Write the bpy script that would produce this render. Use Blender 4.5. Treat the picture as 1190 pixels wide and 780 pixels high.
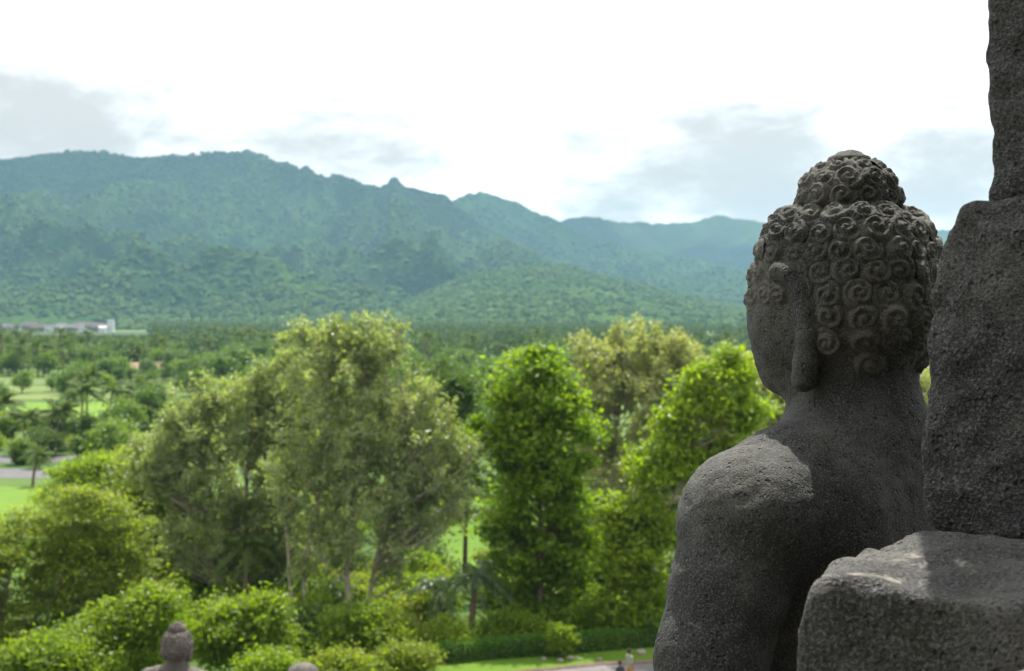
import bpy, math, random
import numpy as np
from mathutils import Vector

# ------------------------------------------------------------------ camera, world, sun, exposure
for o in list(bpy.data.objects):
    bpy.data.objects.remove(o)
scene = bpy.context.scene
COL = scene.collection
F, H, CX, HY = 1635.0, 17.0, 595.0, 365.0        # focal length in photo pixels, eye height, photo centre, horizon row


def P(px, py, d):
    return np.array([(px - CX) / F * d, d, H + (HY - py) / F * d])


def G(px, py, z=0.0):
    d = (H - z) * F / (py - HY)
    return np.array([(px - CX) / F * d, d, z])


cam_data = bpy.data.cameras.new('camera')
cam = bpy.data.objects.new('camera', cam_data)
COL.objects.link(cam)
cam.location = (0, 0, H)
cam.rotation_euler = (math.radians(90), 0, 0)
cam_data.sensor_width = 36
cam_data.lens = F / 1190 * 36
cam_data.shift_y = -(390 - HY) / 1190
cam_data.clip_start = 0.05
cam_data.clip_end = 60000
cam_data.dof.use_dof = True
cam_data.dof.focus_distance = 2.3
cam_data.dof.aperture_fstop = 9.0
scene.camera = cam

SUN_AZ, SUN_EL, SUN_E = math.radians(11), math.radians(65), 5.0
sun_data = bpy.data.lights.new('sun', 'SUN')
sun_data.energy = SUN_E
sun_data.angle = math.radians(0.6)
sun_data.color = (1.0, 0.955, 0.88)
sun = bpy.data.objects.new('sun', sun_data)
COL.objects.link(sun)
sdir = Vector((math.sin(SUN_AZ) * math.cos(SUN_EL), math.cos(SUN_AZ) * math.cos(SUN_EL), math.sin(SUN_EL)))
sun.rotation_euler = sdir.to_track_quat('Z', 'Y').to_euler()
sun.location = (0, 0, 60)

scene.view_settings.view_transform = 'Standard'
scene.view_settings.look = 'None'
scene.view_settings.exposure = 0.85
scene.view_settings.gamma = 1.0
scene.render.engine = 'CYCLES'
scene.cycles.use_denoising = True
scene.cycles.max_bounces = 6
scene.cycles.diffuse_bounces = 3
scene.cycles.transmission_bounces = 4
scene.cycles.transparent_max_bounces = 4
scene.cycles.volume_bounces = 0


# node helpers
class NT:
    def __init__(self, tree):
        self.t = tree
        self.t.nodes.clear()

    def n(self, typ, **kw):
        nd = self.t.nodes.new(typ)
        for k, v in kw.items():
            setattr(nd, k, v)
        return nd

    def l(self, a, b):
        self.t.links.new(a, b)

    def put(self, sock, v):
        if hasattr(v, 'is_output') or isinstance(v, bpy.types.NodeSocket):
            self.l(v, sock)
        else:
            sock.default_value = v

    def math(self, op, a, b=None, clamp=False):
        m = self.n('ShaderNodeMath', operation=op, use_clamp=clamp)
        self.put(m.inputs[0], a)
        if b is not None:
            self.put(m.inputs[1], b)
        return m.outputs[0]

    def mix(self, fac, a, b, blend='MIX'):
        m = self.n('ShaderNodeMix', data_type='RGBA', blend_type=blend)
        self.put(m.inputs[0], fac)
        self.put(m.inputs[6], a if not isinstance(a, tuple) or len(a) == 4 else (*a, 1))
        self.put(m.inputs[7], b if not isinstance(b, tuple) or len(b) == 4 else (*b, 1))
        return m.outputs[2]

    def rng(self, v, a, b, c=0.0, d=1.0, smooth=True):
        m = self.n('ShaderNodeMapRange', interpolation_type='SMOOTHSTEP' if smooth else 'LINEAR')
        self.put(m.inputs['Value'], v)
        m.inputs['From Min'].default_value = a
        m.inputs['From Max'].default_value = b
        m.inputs['To Min'].default_value = c
        m.inputs['To Max'].default_value = d
        return m.outputs[0]

    def noise(self, vec, scale, detail=3, rough=.55, dist=0.0, out='Fac'):
        m = self.n('ShaderNodeTexNoise')
        self.put(m.inputs['Vector'], vec)
        m.inputs['Scale'].default_value = scale
        m.inputs['Detail'].default_value = detail
        m.inputs['Roughness'].default_value = rough
        m.inputs['Distortion'].default_value = dist
        return m.outputs[out]

    def mapping(self, vec, scale=(1, 1, 1), loc=(0, 0, 0)):
        m = self.n('ShaderNodeMapping')
        self.put(m.inputs['Vector'], vec)
        m.inputs['Scale'].default_value = scale
        m.inputs['Location'].default_value = loc
        return m.outputs[0]


world = bpy.data.worlds.new('World')
scene.world = world
world.use_nodes = True
w = NT(world.node_tree)
sky = w.n('ShaderNodeTexSky', sky_type='NISHITA')
sky.sun_disc = False
sky.sun_elevation = SUN_EL
sky.sun_rotation = SUN_AZ
sky.dust_density = 2.0
bg_sky = w.n('ShaderNodeBackground')
bg_sky.inputs['Strength'].default_value = 0.12
w.l(sky.outputs[0], bg_sky.inputs['Color'])
tc = w.n('ShaderNodeTexCoord')
dirv = tc.outputs['Generated']
stretch = w.mapping(dirv, (1, 1, 2.4))
cn = w.noise(stretch, 7.0, 7, .58, .35)
cn2 = w.noise(stretch, 19.0, 6, .6, .2)


def dir_px(px, py):
    v = np.array([(px - CX) / F, 1, (HY - py) / F])
    v /= np.linalg.norm(v)
    return (v[0], v[1], v[2] * 2.4)


def blob(px, py, r0, r1):
    m = w.n('ShaderNodeVectorMath', operation='DISTANCE')
    w.l(stretch, m.inputs[0])
    m.inputs[1].default_value = dir_px(px, py)
    return w.rng(m.outputs['Value'], r1, r0, 1.0, 0.0) if r0 > r1 else w.rng(m.outputs['Value'], r0, r1, 1.0, 0.0)


grey_mask = None
for (px, py, r0, r1, k) in [(60, 150, .03, .165, 1.0), (150, 165, .02, .13, .9), (235, 172, .0, .12, .85), (350, 155, .01, .13, .95), (10, 60, .0, .09, .3), (800, 175, .03, .17, .9), (880, 215, .02, .14, .8), (980, 240, .0, .14, .8), (720, 225, .0, .11, .8),
                            (735, 190, .0, .10, .7), (1090, 205, .03, .15, .8), (1110, 130, .0, .13, .35), (740, 20, 1, 2, 0)]:
    if k == 0:
        continue
    b = w.math('MULTIPLY', blob(px, py, r0, r1), k)
    grey_mask = b if grey_mask is None else w.math('MAXIMUM', grey_mask, b)
# the rest of the sky dome carries broken grey cloud too, outside the photographed part
g2 = w.math('ADD', w.math('MULTIPLY', cn, .62), w.math('MULTIPLY', cn2, .38))
edge = w.rng(w.math('ADD', w.math('MULTIPLY', grey_mask, .54), w.math('MULTIPLY', w.math('SUBTRACT', g2, .5), 2.1)), -.10, .56)
elev = w.n('ShaderNodeSeparateXYZ')
w.l(dirv, elev.inputs[0])
low = w.rng(elev.outputs['Z'], .16, .03)
blue = w.math('MULTIPLY', w.math('MULTIPLY', w.rng(cn, .45, .68), low), w.math('MULTIPLY', grey_mask, .4))
ccol = w.mix(edge, (1.15, 1.15, 1.15), (.43, .375, .32))
ccol = w.mix(blue, ccol, (.24, .29, .31))
bg_cl = w.n('ShaderNodeBackground')
bg_cl.inputs['Strength'].default_value = 1.0
w.l(ccol, bg_cl.inputs['Color'])
mx = w.n('ShaderNodeMixShader')
mx.inputs[0].default_value = 0.88
w.l(bg_sky.outputs[0], mx.inputs[1])
w.l(bg_cl.outputs[0], mx.inputs[2])
wo = w.n('ShaderNodeOutputWorld')
w.l(mx.outputs[0], wo.inputs['Surface'])

# ------------------------------------------------------------------ helpers
RS = np.random.RandomState
SEED = RS(7)


def tag(o, label=None, cat=None, group=None, kind=None):
    if label:
        o['label'] = label
    if cat:
        o['category'] = cat
    if group:
        o['group'] = group
    if kind:
        o['kind'] = kind
    return o


def empty(name, loc=(0, 0, 0), rz=0.0, label=None, cat=None, group=None):
    o = bpy.data.objects.new(name, None)
    COL.objects.link(o)
    o.location = loc
    o.rotation_euler = (0, 0, rz)
    return tag(o, label, cat, group)


def mesh_np(name, v, faces, mat, smooth=False):
    """v (n,3); faces: one (m,k) array or a list of them"""
    if not isinstance(faces, list):
        faces = [faces]
    faces = [f for f in faces if len(f)]
    me = bpy.data.meshes.new(name)
    me.vertices.add(len(v))
    me.vertices.foreach_set('co', np.asarray(v, np.float32).ravel())
    nl = sum(f.size for f in faces)
    npoly = sum(len(f) for f in faces)
    me.loops.add(nl)
    me.polygons.add(npoly)
    me.loops.foreach_set('vertex_index', np.concatenate([f.ravel() for f in faces]).astype(np.int32))
    starts, s = [], 0
    for f in faces:
        starts.append(s + np.arange(len(f)) * f.shape[1])
        s += f.size
    me.polygons.foreach_set('loop_start', np.concatenate(starts).astype(np.int32))
    me.polygons.foreach_set('use_smooth', np.full(npoly, smooth, bool))
    me.update(calc_edges=True)
    me.validate()
    if mat:
        me.materials.append(mat)
    return me


def obj(name, me, parent=None, loc=None):
    o = bpy.data.objects.new(name, me)
    COL.objects.link(o)
    if parent:
        o.parent = parent
    if loc is not None:
        o.location = loc
    return o


def copy_tree(root, loc, rz=0.0, sc=1.0, label=None, group=None):
    r = root.copy()
    COL.objects.link(r)
    r.location = loc
    r.rotation_euler = (0, 0, rz)
    r.scale = (sc, sc, sc) if np.isscalar(sc) else sc
    if label:
        r['label'] = label
    if group:
        r['group'] = group
    for ch in list(root.children):
        c = ch.copy()
        COL.objects.link(c)
        c.parent = r
        for g in ch.children:
            d = g.copy()
            COL.objects.link(d)
            d.parent = c
    return r


class Geo:
    """collects vertices and faces of one mesh"""

    def __init__(self):
        self.v, self.f3, self.f4, self.n = [], [], [], 0

    def add(self, v, f):
        v = np.asarray(v, float)
        f = np.asarray(f, int)
        (self.f3 if f.shape[1] == 3 else self.f4).append(f + self.n)
        self.v.append(v)
        self.n += len(v)

    def mesh(self, name, mat, smooth=False):
        fs = []
        if self.f3:
            fs.append(np.concatenate(self.f3))
        if self.f4:
            fs.append(np.concatenate(self.f4))
        return mesh_np(name, np.concatenate(self.v), fs, mat, smooth)

    def box(self, lo, hi):
        x0, y0, z0 = lo
        x1, y1, z1 = hi
        v = [(x0, y0, z0), (x1, y0, z0), (x1, y1, z0), (x0, y1, z0), (x0, y0, z1), (x1, y0, z1), (x1, y1, z1), (x0, y1, z1)]
        self.add(v, [(0, 3, 2, 1), (4, 5, 6, 7), (0, 1, 5, 4), (1, 2, 6, 5), (2, 3, 7, 6), (3, 0, 4, 7)])

    def tube(self, pts, rad, sides=6, cap=True):
        pts = np.asarray(pts, float)
        n = len(pts)
        rad = np.broadcast_to(np.asarray(rad, float), (n,))
        t = np.gradient(pts, axis=0)
        t /= np.linalg.norm(t, axis=1)[:, None] + 1e-9
        ref = np.array([1.0, 0, 0]) if abs(t[0][0]) < .8 else np.array([0, 1.0, 0])
        a = np.cross(t, ref)
        a /= np.linalg.norm(a, axis=1)[:, None] + 1e-9
        b = np.cross(t, a)
        th = np.arange(sides) * 2 * math.pi / sides
        ring = pts[:, None] + rad[:, None, None] * (np.cos(th)[None, :, None] * a[:, None] + np.sin(th)[None, :, None] * b[:, None])
        v = ring.reshape(-1, 3)
        i = np.arange(n - 1)[:, None] * sides
        j = np.arange(sides)[None]
        k = (j + 1) % sides
        f = np.stack([i + j, i + k, i + sides + k, i + sides + j], -1).reshape(-1, 4)
        self.add(v, f)
        if cap:
            self.add(np.vstack([ring[-1], pts[-1:]]), [(q, (q + 1) % sides, sides) for q in range(sides)])
            self.add(np.vstack([ring[0], pts[:1]]), [((q + 1) % sides, q, sides) for q in range(sides)])

    def lathe(self, prof, seg=24, c=(0, 0, 0)):
        prof = np.asarray(prof, float)
        th = np.arange(seg) * 2 * math.pi / seg
        v = np.stack([prof[:, 0, None] * np.cos(th), prof[:, 0, None] * np.sin(th), np.repeat(prof[:, 1, None], seg, 1)], -1) + np.asarray(c)
        n = len(prof)
        i = np.arange(n - 1)[:, None] * seg
        j = np.arange(seg)[None]
        k = (j + 1) % seg
        self.add(v.reshape(-1, 3), np.stack([i + j, i + k, i + seg + k, i + seg + j], -1).reshape(-1, 4))


# hashed gradient-free value noise
def _hash(i, j, k, s):
    h = (i.astype(np.int64) * 374761393 + j.astype(np.int64) * 668265263 + k.astype(np.int64) * 2147483647 + s * 974634777) & 0xffffffff
    h = ((h ^ (h >> 13)) * 1274126177) & 0xffffffff
    h = ((h ^ (h >> 16)) * 2246822519) & 0xffffffff
    return ((h ^ (h >> 15)) & 0xffff) / 65535.0 * 2 - 1


def vnoise(p, s=0):
    i = np.floor(p).astype(np.int64)
    f = p - i
    u = f * f * f * (f * (f * 6 - 15) + 10)
    r = 0
    for dx in (0, 1):
        for dy in (0, 1):
            for dz in (0, 1):
                wt = (u[..., 0] if dx else 1 - u[..., 0]) * (u[..., 1] if dy else 1 - u[..., 1]) * (u[..., 2] if dz else 1 - u[..., 2])
                r = r + wt * _hash(i[..., 0] + dx, i[..., 1] + dy, i[..., 2] + dz, s)
    return r


def fbm(p, octv=4, s=0, gain=.5, ridged=False):
    a, r, tot = 1.0, 0, 0
    for o in range(octv):
        n = vnoise(p * 2 ** o + o * 17.3, s + o)
        if ridged:
            n = 1 - 2 * np.abs(n)
        r = r + a * n
        tot += a
        a *= gain
    return r / tot


# ---- signed distance pieces and surface nets
def smin(a, b, k):
    h = np.clip(.5 + .5 * (b - a) / k, 0, 1)
    return b * (1 - h) + a * h - k * h * (1 - h)


def smax(a, b, k):
    return -smin(-a, -b, k)


def sd_ell(p, c, r):
    q = (p - np.asarray(c, np.float32)) / np.asarray(r, np.float32)
    k0 = np.sqrt((q * q).sum(-1))
    k1 = np.sqrt(((q / np.asarray(r, np.float32)) ** 2).sum(-1)) + 1e-9
    return k0 * (k0 - 1) / k1


def sd_super(p, c, r, n):
    q = np.abs(p - np.asarray(c, np.float32)) / np.asarray(r, np.float32)
    f = (q ** n).sum(-1) ** (1 / n)
    return (f - 1) * min(r)


def sd_cone(p, a, b, ra, rb):
    a = np.asarray(a, np.float32)
    b = np.asarray(b, np.float32)
    ba = b - a
    t = np.clip(((p - a) @ ba) / (ba @ ba), 0, 1)
    return np.linalg.norm(p - a - t[..., None] * ba, axis=-1) - (ra + (rb - ra) * t)


def sd_chain(p, pts, k=.01):
    d = None
    for (a, ra), (b, rb) in zip(pts[:-1], pts[1:]):
        e = sd_cone(p, a, b, ra, rb)
        d = e if d is None else smin(d, e, k)
    return d


def nets(fn, lo, hi, h):
    lo = np.asarray(lo, float)
    n = np.ceil((np.asarray(hi) - lo) / h).astype(int) + 1
    ax = [(lo[i] + h * np.arange(n[i])).astype(np.float32) for i in range(3)]
    D = np.empty(n, np.float32)
    step = max(1, int(400000 / (n[1] * n[2])))
    for i in range(0, n[0], step):
        g = np.stack(np.meshgrid(ax[0][i:i + step], ax[1], ax[2], indexing='ij'), -1)
        D[i:i + step] = fn(g)
    S = D < 0
    c = [S[dx:n[0] - 1 + dx, dy:n[1] - 1 + dy, dz:n[2] - 1 + dz] for dx in (0, 1) for dy in (0, 1) for dz in (0, 1)]
    cnt = sum(x.astype(np.int8) for x in c)
    mask = (cnt > 0) & (cnt < 8)
    idx = np.argwhere(mask)
    ids = -np.ones(mask.shape, np.int64)
    ids[mask] = np.arange(len(idx))
    corner = np.array([(dx, dy, dz) for dx in (0, 1) for dy in (0, 1) for dz in (0, 1)])
    val = np.stack([D[idx[:, 0] + q[0], idx[:, 1] + q[1], idx[:, 2] + q[2]] for q in corner], 1)
    acc = np.zeros((len(idx), 3))
    num = np.zeros(len(idx))
    for a in range(8):
        for b in range(a + 1, 8):
            if np.abs(corner[a] - corner[b]).sum() != 1:
                continue
            m = (val[:, a] < 0) != (val[:, b] < 0)
            t = np.where(m, val[:, a] / np.where(m, val[:, a] - val[:, b], 1), 0)
            acc += m[:, None] * (corner[a] + t[:, None] * (corner[b] - corner[a]))
            num += m
    v = lo + h * (idx + acc / num[:, None])
    fs = []
    for axis in range(3):
        u, w_ = [(1, 2), (2, 0), (0, 1)][axis]
        sl0 = [slice(0, None)] * 3
        sl1 = [slice(0, None)] * 3
        sl0[axis] = slice(0, n[axis] - 1)
        sl1[axis] = slice(1, n[axis])
        A, B = S[tuple(sl0)], S[tuple(sl1)]
        e = np.argwhere(A != B)
        ok = (e[:, u] > 0) & (e[:, w_] > 0) & (e[:, u] < n[u] - 1) & (e[:, w_] < n[w_] - 1)
        e = e[ok]
        flip = A[e[:, 0], e[:, 1], e[:, 2]]
        q = []
        for du, dw in ((-1, -1), (0, -1), (0, 0), (-1, 0)):
            k = e.copy()
            k[:, u] += du
            k[:, w_] += dw
            q.append(ids[k[:, 0], k[:, 1], k[:, 2]])
        q = np.stack(q, 1)
        q[~flip] = q[~flip][:, ::-1]
        fs.append(q)
    return v, np.concatenate(fs)


# ------------------------------------------------------------------ materials
def material(name):
    m = bpy.data.materials.new(name)
    m.use_nodes = True
    t = NT(m.node_tree)
    out = t.n('ShaderNodeOutputMaterial')
    b = t.n('ShaderNodeBsdfPrincipled')
    t.l(b.outputs[0], out.inputs['Surface'])
    return m, t, b, out


def stone_mat(name, base=(.115, .108, .098), warm=(.16, .145, .115), sc=1.0, lichen=.66, bump=.35, pale=(.34, .33, .29), detail_dist=.004, speck=.6, pit=2.0):
    m, t, b, out = material(name)
    co = t.n('ShaderNodeTexCoord').outputs['Object']
    big = t.noise(co, 5 * sc, 5, .6)
    mid = t.noise(co, 28 * sc, 4, .6, .4)
    fine = t.noise(co, 290 * sc, 2, .6)
    grain = t.noise(co, 520 * sc, 2, .6)
    c = t.mix(t.rng(big, .38, .64), tuple(x * .55 for x in base), warm)
    c = t.mix(t.rng(mid, .45, .7, 0, .7), c, tuple(x * .62 for x in base))
    moss = t.noise(t.mapping(co, loc=(3, 1, 7)), 9 * sc, 5, .62)
    c = t.mix(t.rng(moss, .55, .72, 0, .55), c, (.055, .055, .030))
    c = t.mix(t.rng(fine, .53, .66, 0, speck), c, tuple(x * 2.0 for x in base))
    c = t.mix(t.rng(fine, .46, .34, 0, speck), c, tuple(x * .35 for x in base))
    c = t.mix(t.rng(grain, .54, .66, 0, .5), c, tuple(x * 2.0 for x in base))
    li = t.noise(t.mapping(co, loc=(9, 4, 2)), 13 * sc, 7, .66, .8)
    c = t.mix(t.rng(li, lichen, lichen + .07, 0, .8), c, pale)
    t.l(c, b.inputs['Base Color'])
    b.inputs['Roughness'].default_value = .93
    b.inputs['Specular IOR Level'].default_value = .25
    vo = t.n('ShaderNodeTexVoronoi')
    t.l(co, vo.inputs['Vector'])
    vo.inputs['Scale'].default_value = 95 * sc
    vo.inputs['Randomness'].default_value = 1
    sel = t.rng(t.noise(co, 45 * sc, 2), .50, .62)
    pore = t.math('MULTIPLY', t.rng(vo.outputs['Distance'], .42, .18), sel)
    hgt = t.math('SUBTRACT', t.math('ADD', t.math('MULTIPLY', fine, .8), t.math('ADD', t.math('MULTIPLY', grain, .45), t.math('MULTIPLY', mid, .8))), t.math('MULTIPLY', pore, pit))
    bm = t.n('ShaderNodeBump')
    bm.inputs['Strength'].default_value = bump
    bm.inputs['Distance'].default_value = detail_dist / sc
    t.l(hgt, bm.inputs['Height'])
    t.l(bm.outputs[0], b.inputs['Normal'])
    return m


def leaf_mat(name, ca, cb, trans=.45, tcol=None, gloss=.35, rough=.42):
    """ca..cb: range of leaf colours, leaf by leaf"""
    m, t, b, out = material(name)
    geo = t.n('ShaderNodeNewGeometry')
    r = geo.outputs['Random Per Island']
    co = t.n('ShaderNodeTexCoord').outputs['Object']
    big = t.noise(co, .45, 3, .6)
    f = t.math('ADD', t.math('MULTIPLY', r, .65), t.math('MULTIPLY', t.rng(big, .35, .65), .35))
    c = t.mix(f, ca, cb)
    t.l(c, b.inputs['Base Color'])
    b.inputs['Roughness'].default_value = rough
    b.inputs['Specular IOR Level'].default_value = gloss
    tr = t.n('ShaderNodeBsdfTranslucent')
    tint = tcol or (1.7, 1.9, .55)
    tm = t.mix(1.0, c, (*tint, 1), 'MULTIPLY')
    t.l(tm, tr.inputs['Color'])
    ms = t.n('ShaderNodeMixShader')
    ms.inputs[0].default_value = trans
    t.l(b.outputs[0], ms.inputs[1])
    t.l(tr.outputs[0], ms.inputs[2])
    t.l(ms.outputs[0], out.inputs['Surface'])
    return m


def plain_mat(name, col, rough=.8, var=.25, sc=3.0, spec=.3, bump=0.0):
    m, t, b, out = material(name)
    co = t.n('ShaderNodeTexCoord').outputs['Object']
    n1 = t.noise(co, sc, 5, .65)
    c = t.mix(t.rng(n1, .3, .7), tuple(x * (1 - var) for x in col), tuple(min(1, x * (1 + var)) for x in col))
    t.l(c, b.inputs['Base Color'])
    b.inputs['Roughness'].default_value = rough
    b.inputs['Specular IOR Level'].default_value = spec
    if bump:
        bm = t.n('ShaderNodeBump')
        bm.inputs['Strength'].default_value = bump
        bm.inputs['Distance'].default_value = .02
        t.l(t.noise(co, sc * 9, 4, .7), bm.inputs['Height'])
        t.l(bm.outputs[0], b.inputs['Normal'])
    return m


def grass_mat(name, a, b2, c3, sc=.05):
    m, t, b, out = material(name)
    co = t.n('ShaderNodeTexCoord').outputs['Object']
    n1 = t.noise(co, sc, 6, .65)
    n2 = t.noise(co, sc * 14, 5, .7)
    n3 = t.noise(co, sc * 160, 3, .7)
    c = t.mix(t.rng(n1, .38, .62), a, b2)
    c = t.mix(t.rng(n2, .5, .75, 0, .7), c, c3)
    c = t.mix(t.rng(n3, .35, .75, 0, .5), c, tuple(x * .55 for x in a))
    t.l(c, b.inputs['Base Color'])
    b.inputs['Roughness'].default_value = .85
    b.inputs['Specular IOR Level'].default_value = .2
    bm = t.n('ShaderNodeBump')
    bm.inputs['Strength'].default_value = .6
    bm.inputs['Distance'].default_value = .05
    t.l(n3, bm.inputs['Height'])
    t.l(bm.outputs[0], b.inputs['Normal'])
    return m


M = {}
M['statue'] = stone_mat('weathered_andesite', base=(.066, .067, .063), warm=(.090, .089, .079), lichen=.665, pale=(.20, .19, .165), bump=.65, speck=.75)
M['hair'] = stone_mat('weathered_hair_stone', base=(.083, .084, .075), warm=(.128, .123, .098), sc=1.0, lichen=.61, pale=(.17, .155, .12), bump=.6)
M['block'] = stone_mat('grey_block_stone', base=(.074, .076, .073), warm=(.10, .10, .091), sc=.8, lichen=.66, bump=.9, speck=.95, pit=1.0, pale=(.24, .23, .20), detail_dist=.007)
M['light_block'] = stone_mat('lighter_block_stone', base=(.072, .072, .068), warm=(.135, .130, .114), sc=.8, lichen=.57, bump=.85, speck=.9, pit=1.0, pale=(.27, .25, .21), detail_dist=.007)
M['pale_block'] = stone_mat('pale_block_stone', base=(.13, .125, .115), warm=(.18, .17, .15), sc=.8, lichen=.60, bump=.4)
M['terrace'] = stone_mat('terrace_stone', base=(.10, .095, .085), warm=(.135, .125, .105), sc=.25, lichen=.64)
M['bark_pale'] = plain_mat('pale_bark', (.30, .27, .20), .9, .35, 4, .2, .6)
M['bark'] = plain_mat('brown_bark', (.13, .10, .07), .9, .35, 4, .2, .6)
M['bark_dark'] = plain_mat('dark_bark', (.06, .05, .04), .9, .3, 4, .2, .5)
M['leaf_olive'] = leaf_mat('olive_leaves', (.125, .16, .048), (.28, .295, .12), .55, gloss=.4)
M['leaf_sparse'] = leaf_mat('pale_sparse_leaves', (.125, .165, .062), (.30, .325, .17), .54, gloss=.5, rough=.35)
M['leaf_bright'] = leaf_mat('bright_green_leaves', (.09, .165, .010), (.20, .265, .014), .55)
M['leaf_yellow'] = leaf_mat('yellow_green_leaves', (.125, .20, .012), (.235, .285, .02), .55)
M['leaf_pale'] = leaf_mat('pale_tan_leaves', (.18, .205, .085), (.345, .34, .19), .5, gloss=.5, rough=.35)
M['leaf_feather'] = leaf_mat('feathery_leaves', (.12, .165, .018), (.235, .26, .036), .56)
M['leaf_dark'] = leaf_mat('dark_green_leaves', (.04, .075, .014), (.085, .13, .022), .42)
M['leaf_bush'] = leaf_mat('bush_leaves', (.10, .165, .012), (.215, .265, .022), .52)
M['leaf_mid'] = leaf_mat('valley_leaves', (.04, .085, .016), (.10, .155, .026), .42)
M['leaf_mid_light'] = leaf_mat('light_valley_leaves', (.07, .13, .018), (.15, .20, .03), .45)
M['leaf_palm'] = leaf_mat('palm_leaves', (.05, .095, .02), (.125, .16, .04), .35, gloss=.15, rough=.6)
M['leaf_hedge'] = leaf_mat('hedge_leaves', (.05, .135, .008), (.11, .20, .012), .45)
M['leaf_forest'] = leaf_mat('forest_leaves', (.022, .05, .014), (.075, .115, .028), .2, gloss=.15, rough=.7)

# ------------------------------------------------------------------ ground, fields, road
ground_v = []
xs = np.array([-6900, -3000, -1000, -400, -150, -60, 0, 60, 150, 400, 1000, 3000, 6900.0])
ys = np.array([-300, -50, 30, 60, 90, 140, 250, 500, 1000, 2000, 4000, 6900.0])
gx, gy = np.meshgrid(xs, ys)
v = np.stack([gx.ravel(), gy.ravel(), np.zeros(gx.size)], 1)
nx, ny = len(xs), len(ys)
i = (np.arange(ny - 1)[:, None] * nx + np.arange(nx - 1)[None]).ravel()
M['ground'] = grass_mat('meadow', (.045, .095, .012), (.085, .145, .016), (.07, .09, .022), .03)
tag(obj('ground', mesh_np('ground', v, np.stack([i, i + 1, i + nx + 1, i + nx], 1), M['ground'])), kind='structure')

M['lawn'] = grass_mat('bright_lawn', (.085, .165, .010), (.115, .20, .012), (.08, .13, .016), .08)
M['paddy'] = grass_mat('rice_paddy', (.095, .185, .010), (.13, .22, .014), (.10, .15, .018), .05)
M['dry'] = grass_mat('dry_terraces', (.10, .145, .028), (.145, .18, .04), (.07, .11, .02), .06)
M['far_field'] = grass_mat('far_meadow', (.08, .125, .03), (.11, .15, .04), (.06, .10, .025), .01)
M['road'] = plain_mat('grey_asphalt', (.10, .097, .10), .9, .2, 1.0, .3, .3)
M['paving'] = plain_mat('grey_paving', (.14, .132, .128), .9, .2, .8, .3, .3)
M['kerb'] = plain_mat('red_brown_kerb', (.17, .11, .085), .9, .25, 2.0)
M['soil'] = plain_mat('brown_soil', (.14, .105, .07), .95, .4, 1.2, .2, .5)


def sheet(name, pix, mat, z, kind='structure'):
    v = np.array([G(px, py, 0.0) for px, py in pix])
    v[:, 2] = z
    return tag(obj(name, mesh_np(name, v, np.arange(len(v))[None], mat)), kind=kind)


sheet('lawn', [(-400, 668), (150, 668), (210, 600), (130, 569), (60, 566), (-400, 562)], M['lawn'], .004)
sheet('lawn', [(430, 660), (640, 660), (660, 570), (480, 566)], M['lawn'], .004)
sheet('lawn', [(60, 720), (330, 735), (330, 672), (60, 672)], M['lawn'], .008)
sheet('lawn', [(360, 900), (560, 786), (700, 771.5), (1200, 748), (1200, 728), (700, 742), (440, 765), (300, 800)], M['lawn'], .012)
sheet('road', [(-500, 556), (75, 556), (200, 545), (200, 537), (75, 545), (-500, 545)], M['road'], .016)
sheet('path', [(-300, 538), (60, 538), (110, 529), (-300, 529)], M['road'], .012)
sheet('path', [(350, 1000), (560, 788), (700, 773.5), (1200, 752), (1400, 752), (1400, 1000)], M['paving'], .012)
sheet('field', [(-300, 493), (190, 490), (175, 467), (-300, 470)], M['paddy'], .02)
sheet('field', [(-300, 466), (150, 464), (150, 458), (-300, 459)], M['dry'], .02)
sheet('field', [(-300, 456), (90, 456), (90, 449), (-300, 449)], M['dry'], .03)
sheet('field', [(-300, 447), (85, 447), (85, 440), (-300, 440)], M['far_field'], .04)
M['scrub'] = grass_mat('dark_scrub', (.02, .045, .012), (.035, .06, .015), (.05, .08, .02), .03)
sheet('scrub', [(-300, 396), (190, 396), (180, 386.3), (-300, 386.3)], M['scrub'], .05)
sheet('field', [(-300, 383), (160, 383), (150, 378), (-300, 377)], M['far_field'], .06)
sheet('field', [(290, 385), (350, 385), (350, 381.5), (290, 381.5)], M['far_field'], .06)
sheet('field', [(820, 387), (980, 387), (980, 382), (820, 382)], M['far_field'], .06)

# red-brown kerb along the paved path, a real step
kp = np.array([G(px, py) for px, py in [(350, 1000), (560, 787), (630, 779.6), (700, 772.5), (800, 768), (1200, 750)]])
kg = Geo()
for a, b_ in zip(kp[:-1], kp[1:]):
    kg.tube([a + (0, 0, .03), b_ + (0, 0, .03)], .11, 4)
tag(obj('path_kerb', kg.mesh('path_kerb', M['kerb'])), 'low red brown kerb between the lawn strip and the paved path', 'kerb')

# ------------------------------------------------------------------ mountains
def crest_fn(pts):
    a = np.array([(p[0] - CX) / F for p in pts])
    e = np.array([(HY - p[1]) / F for p in pts])
    return lambda s: np.interp(s, a, e)


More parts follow.
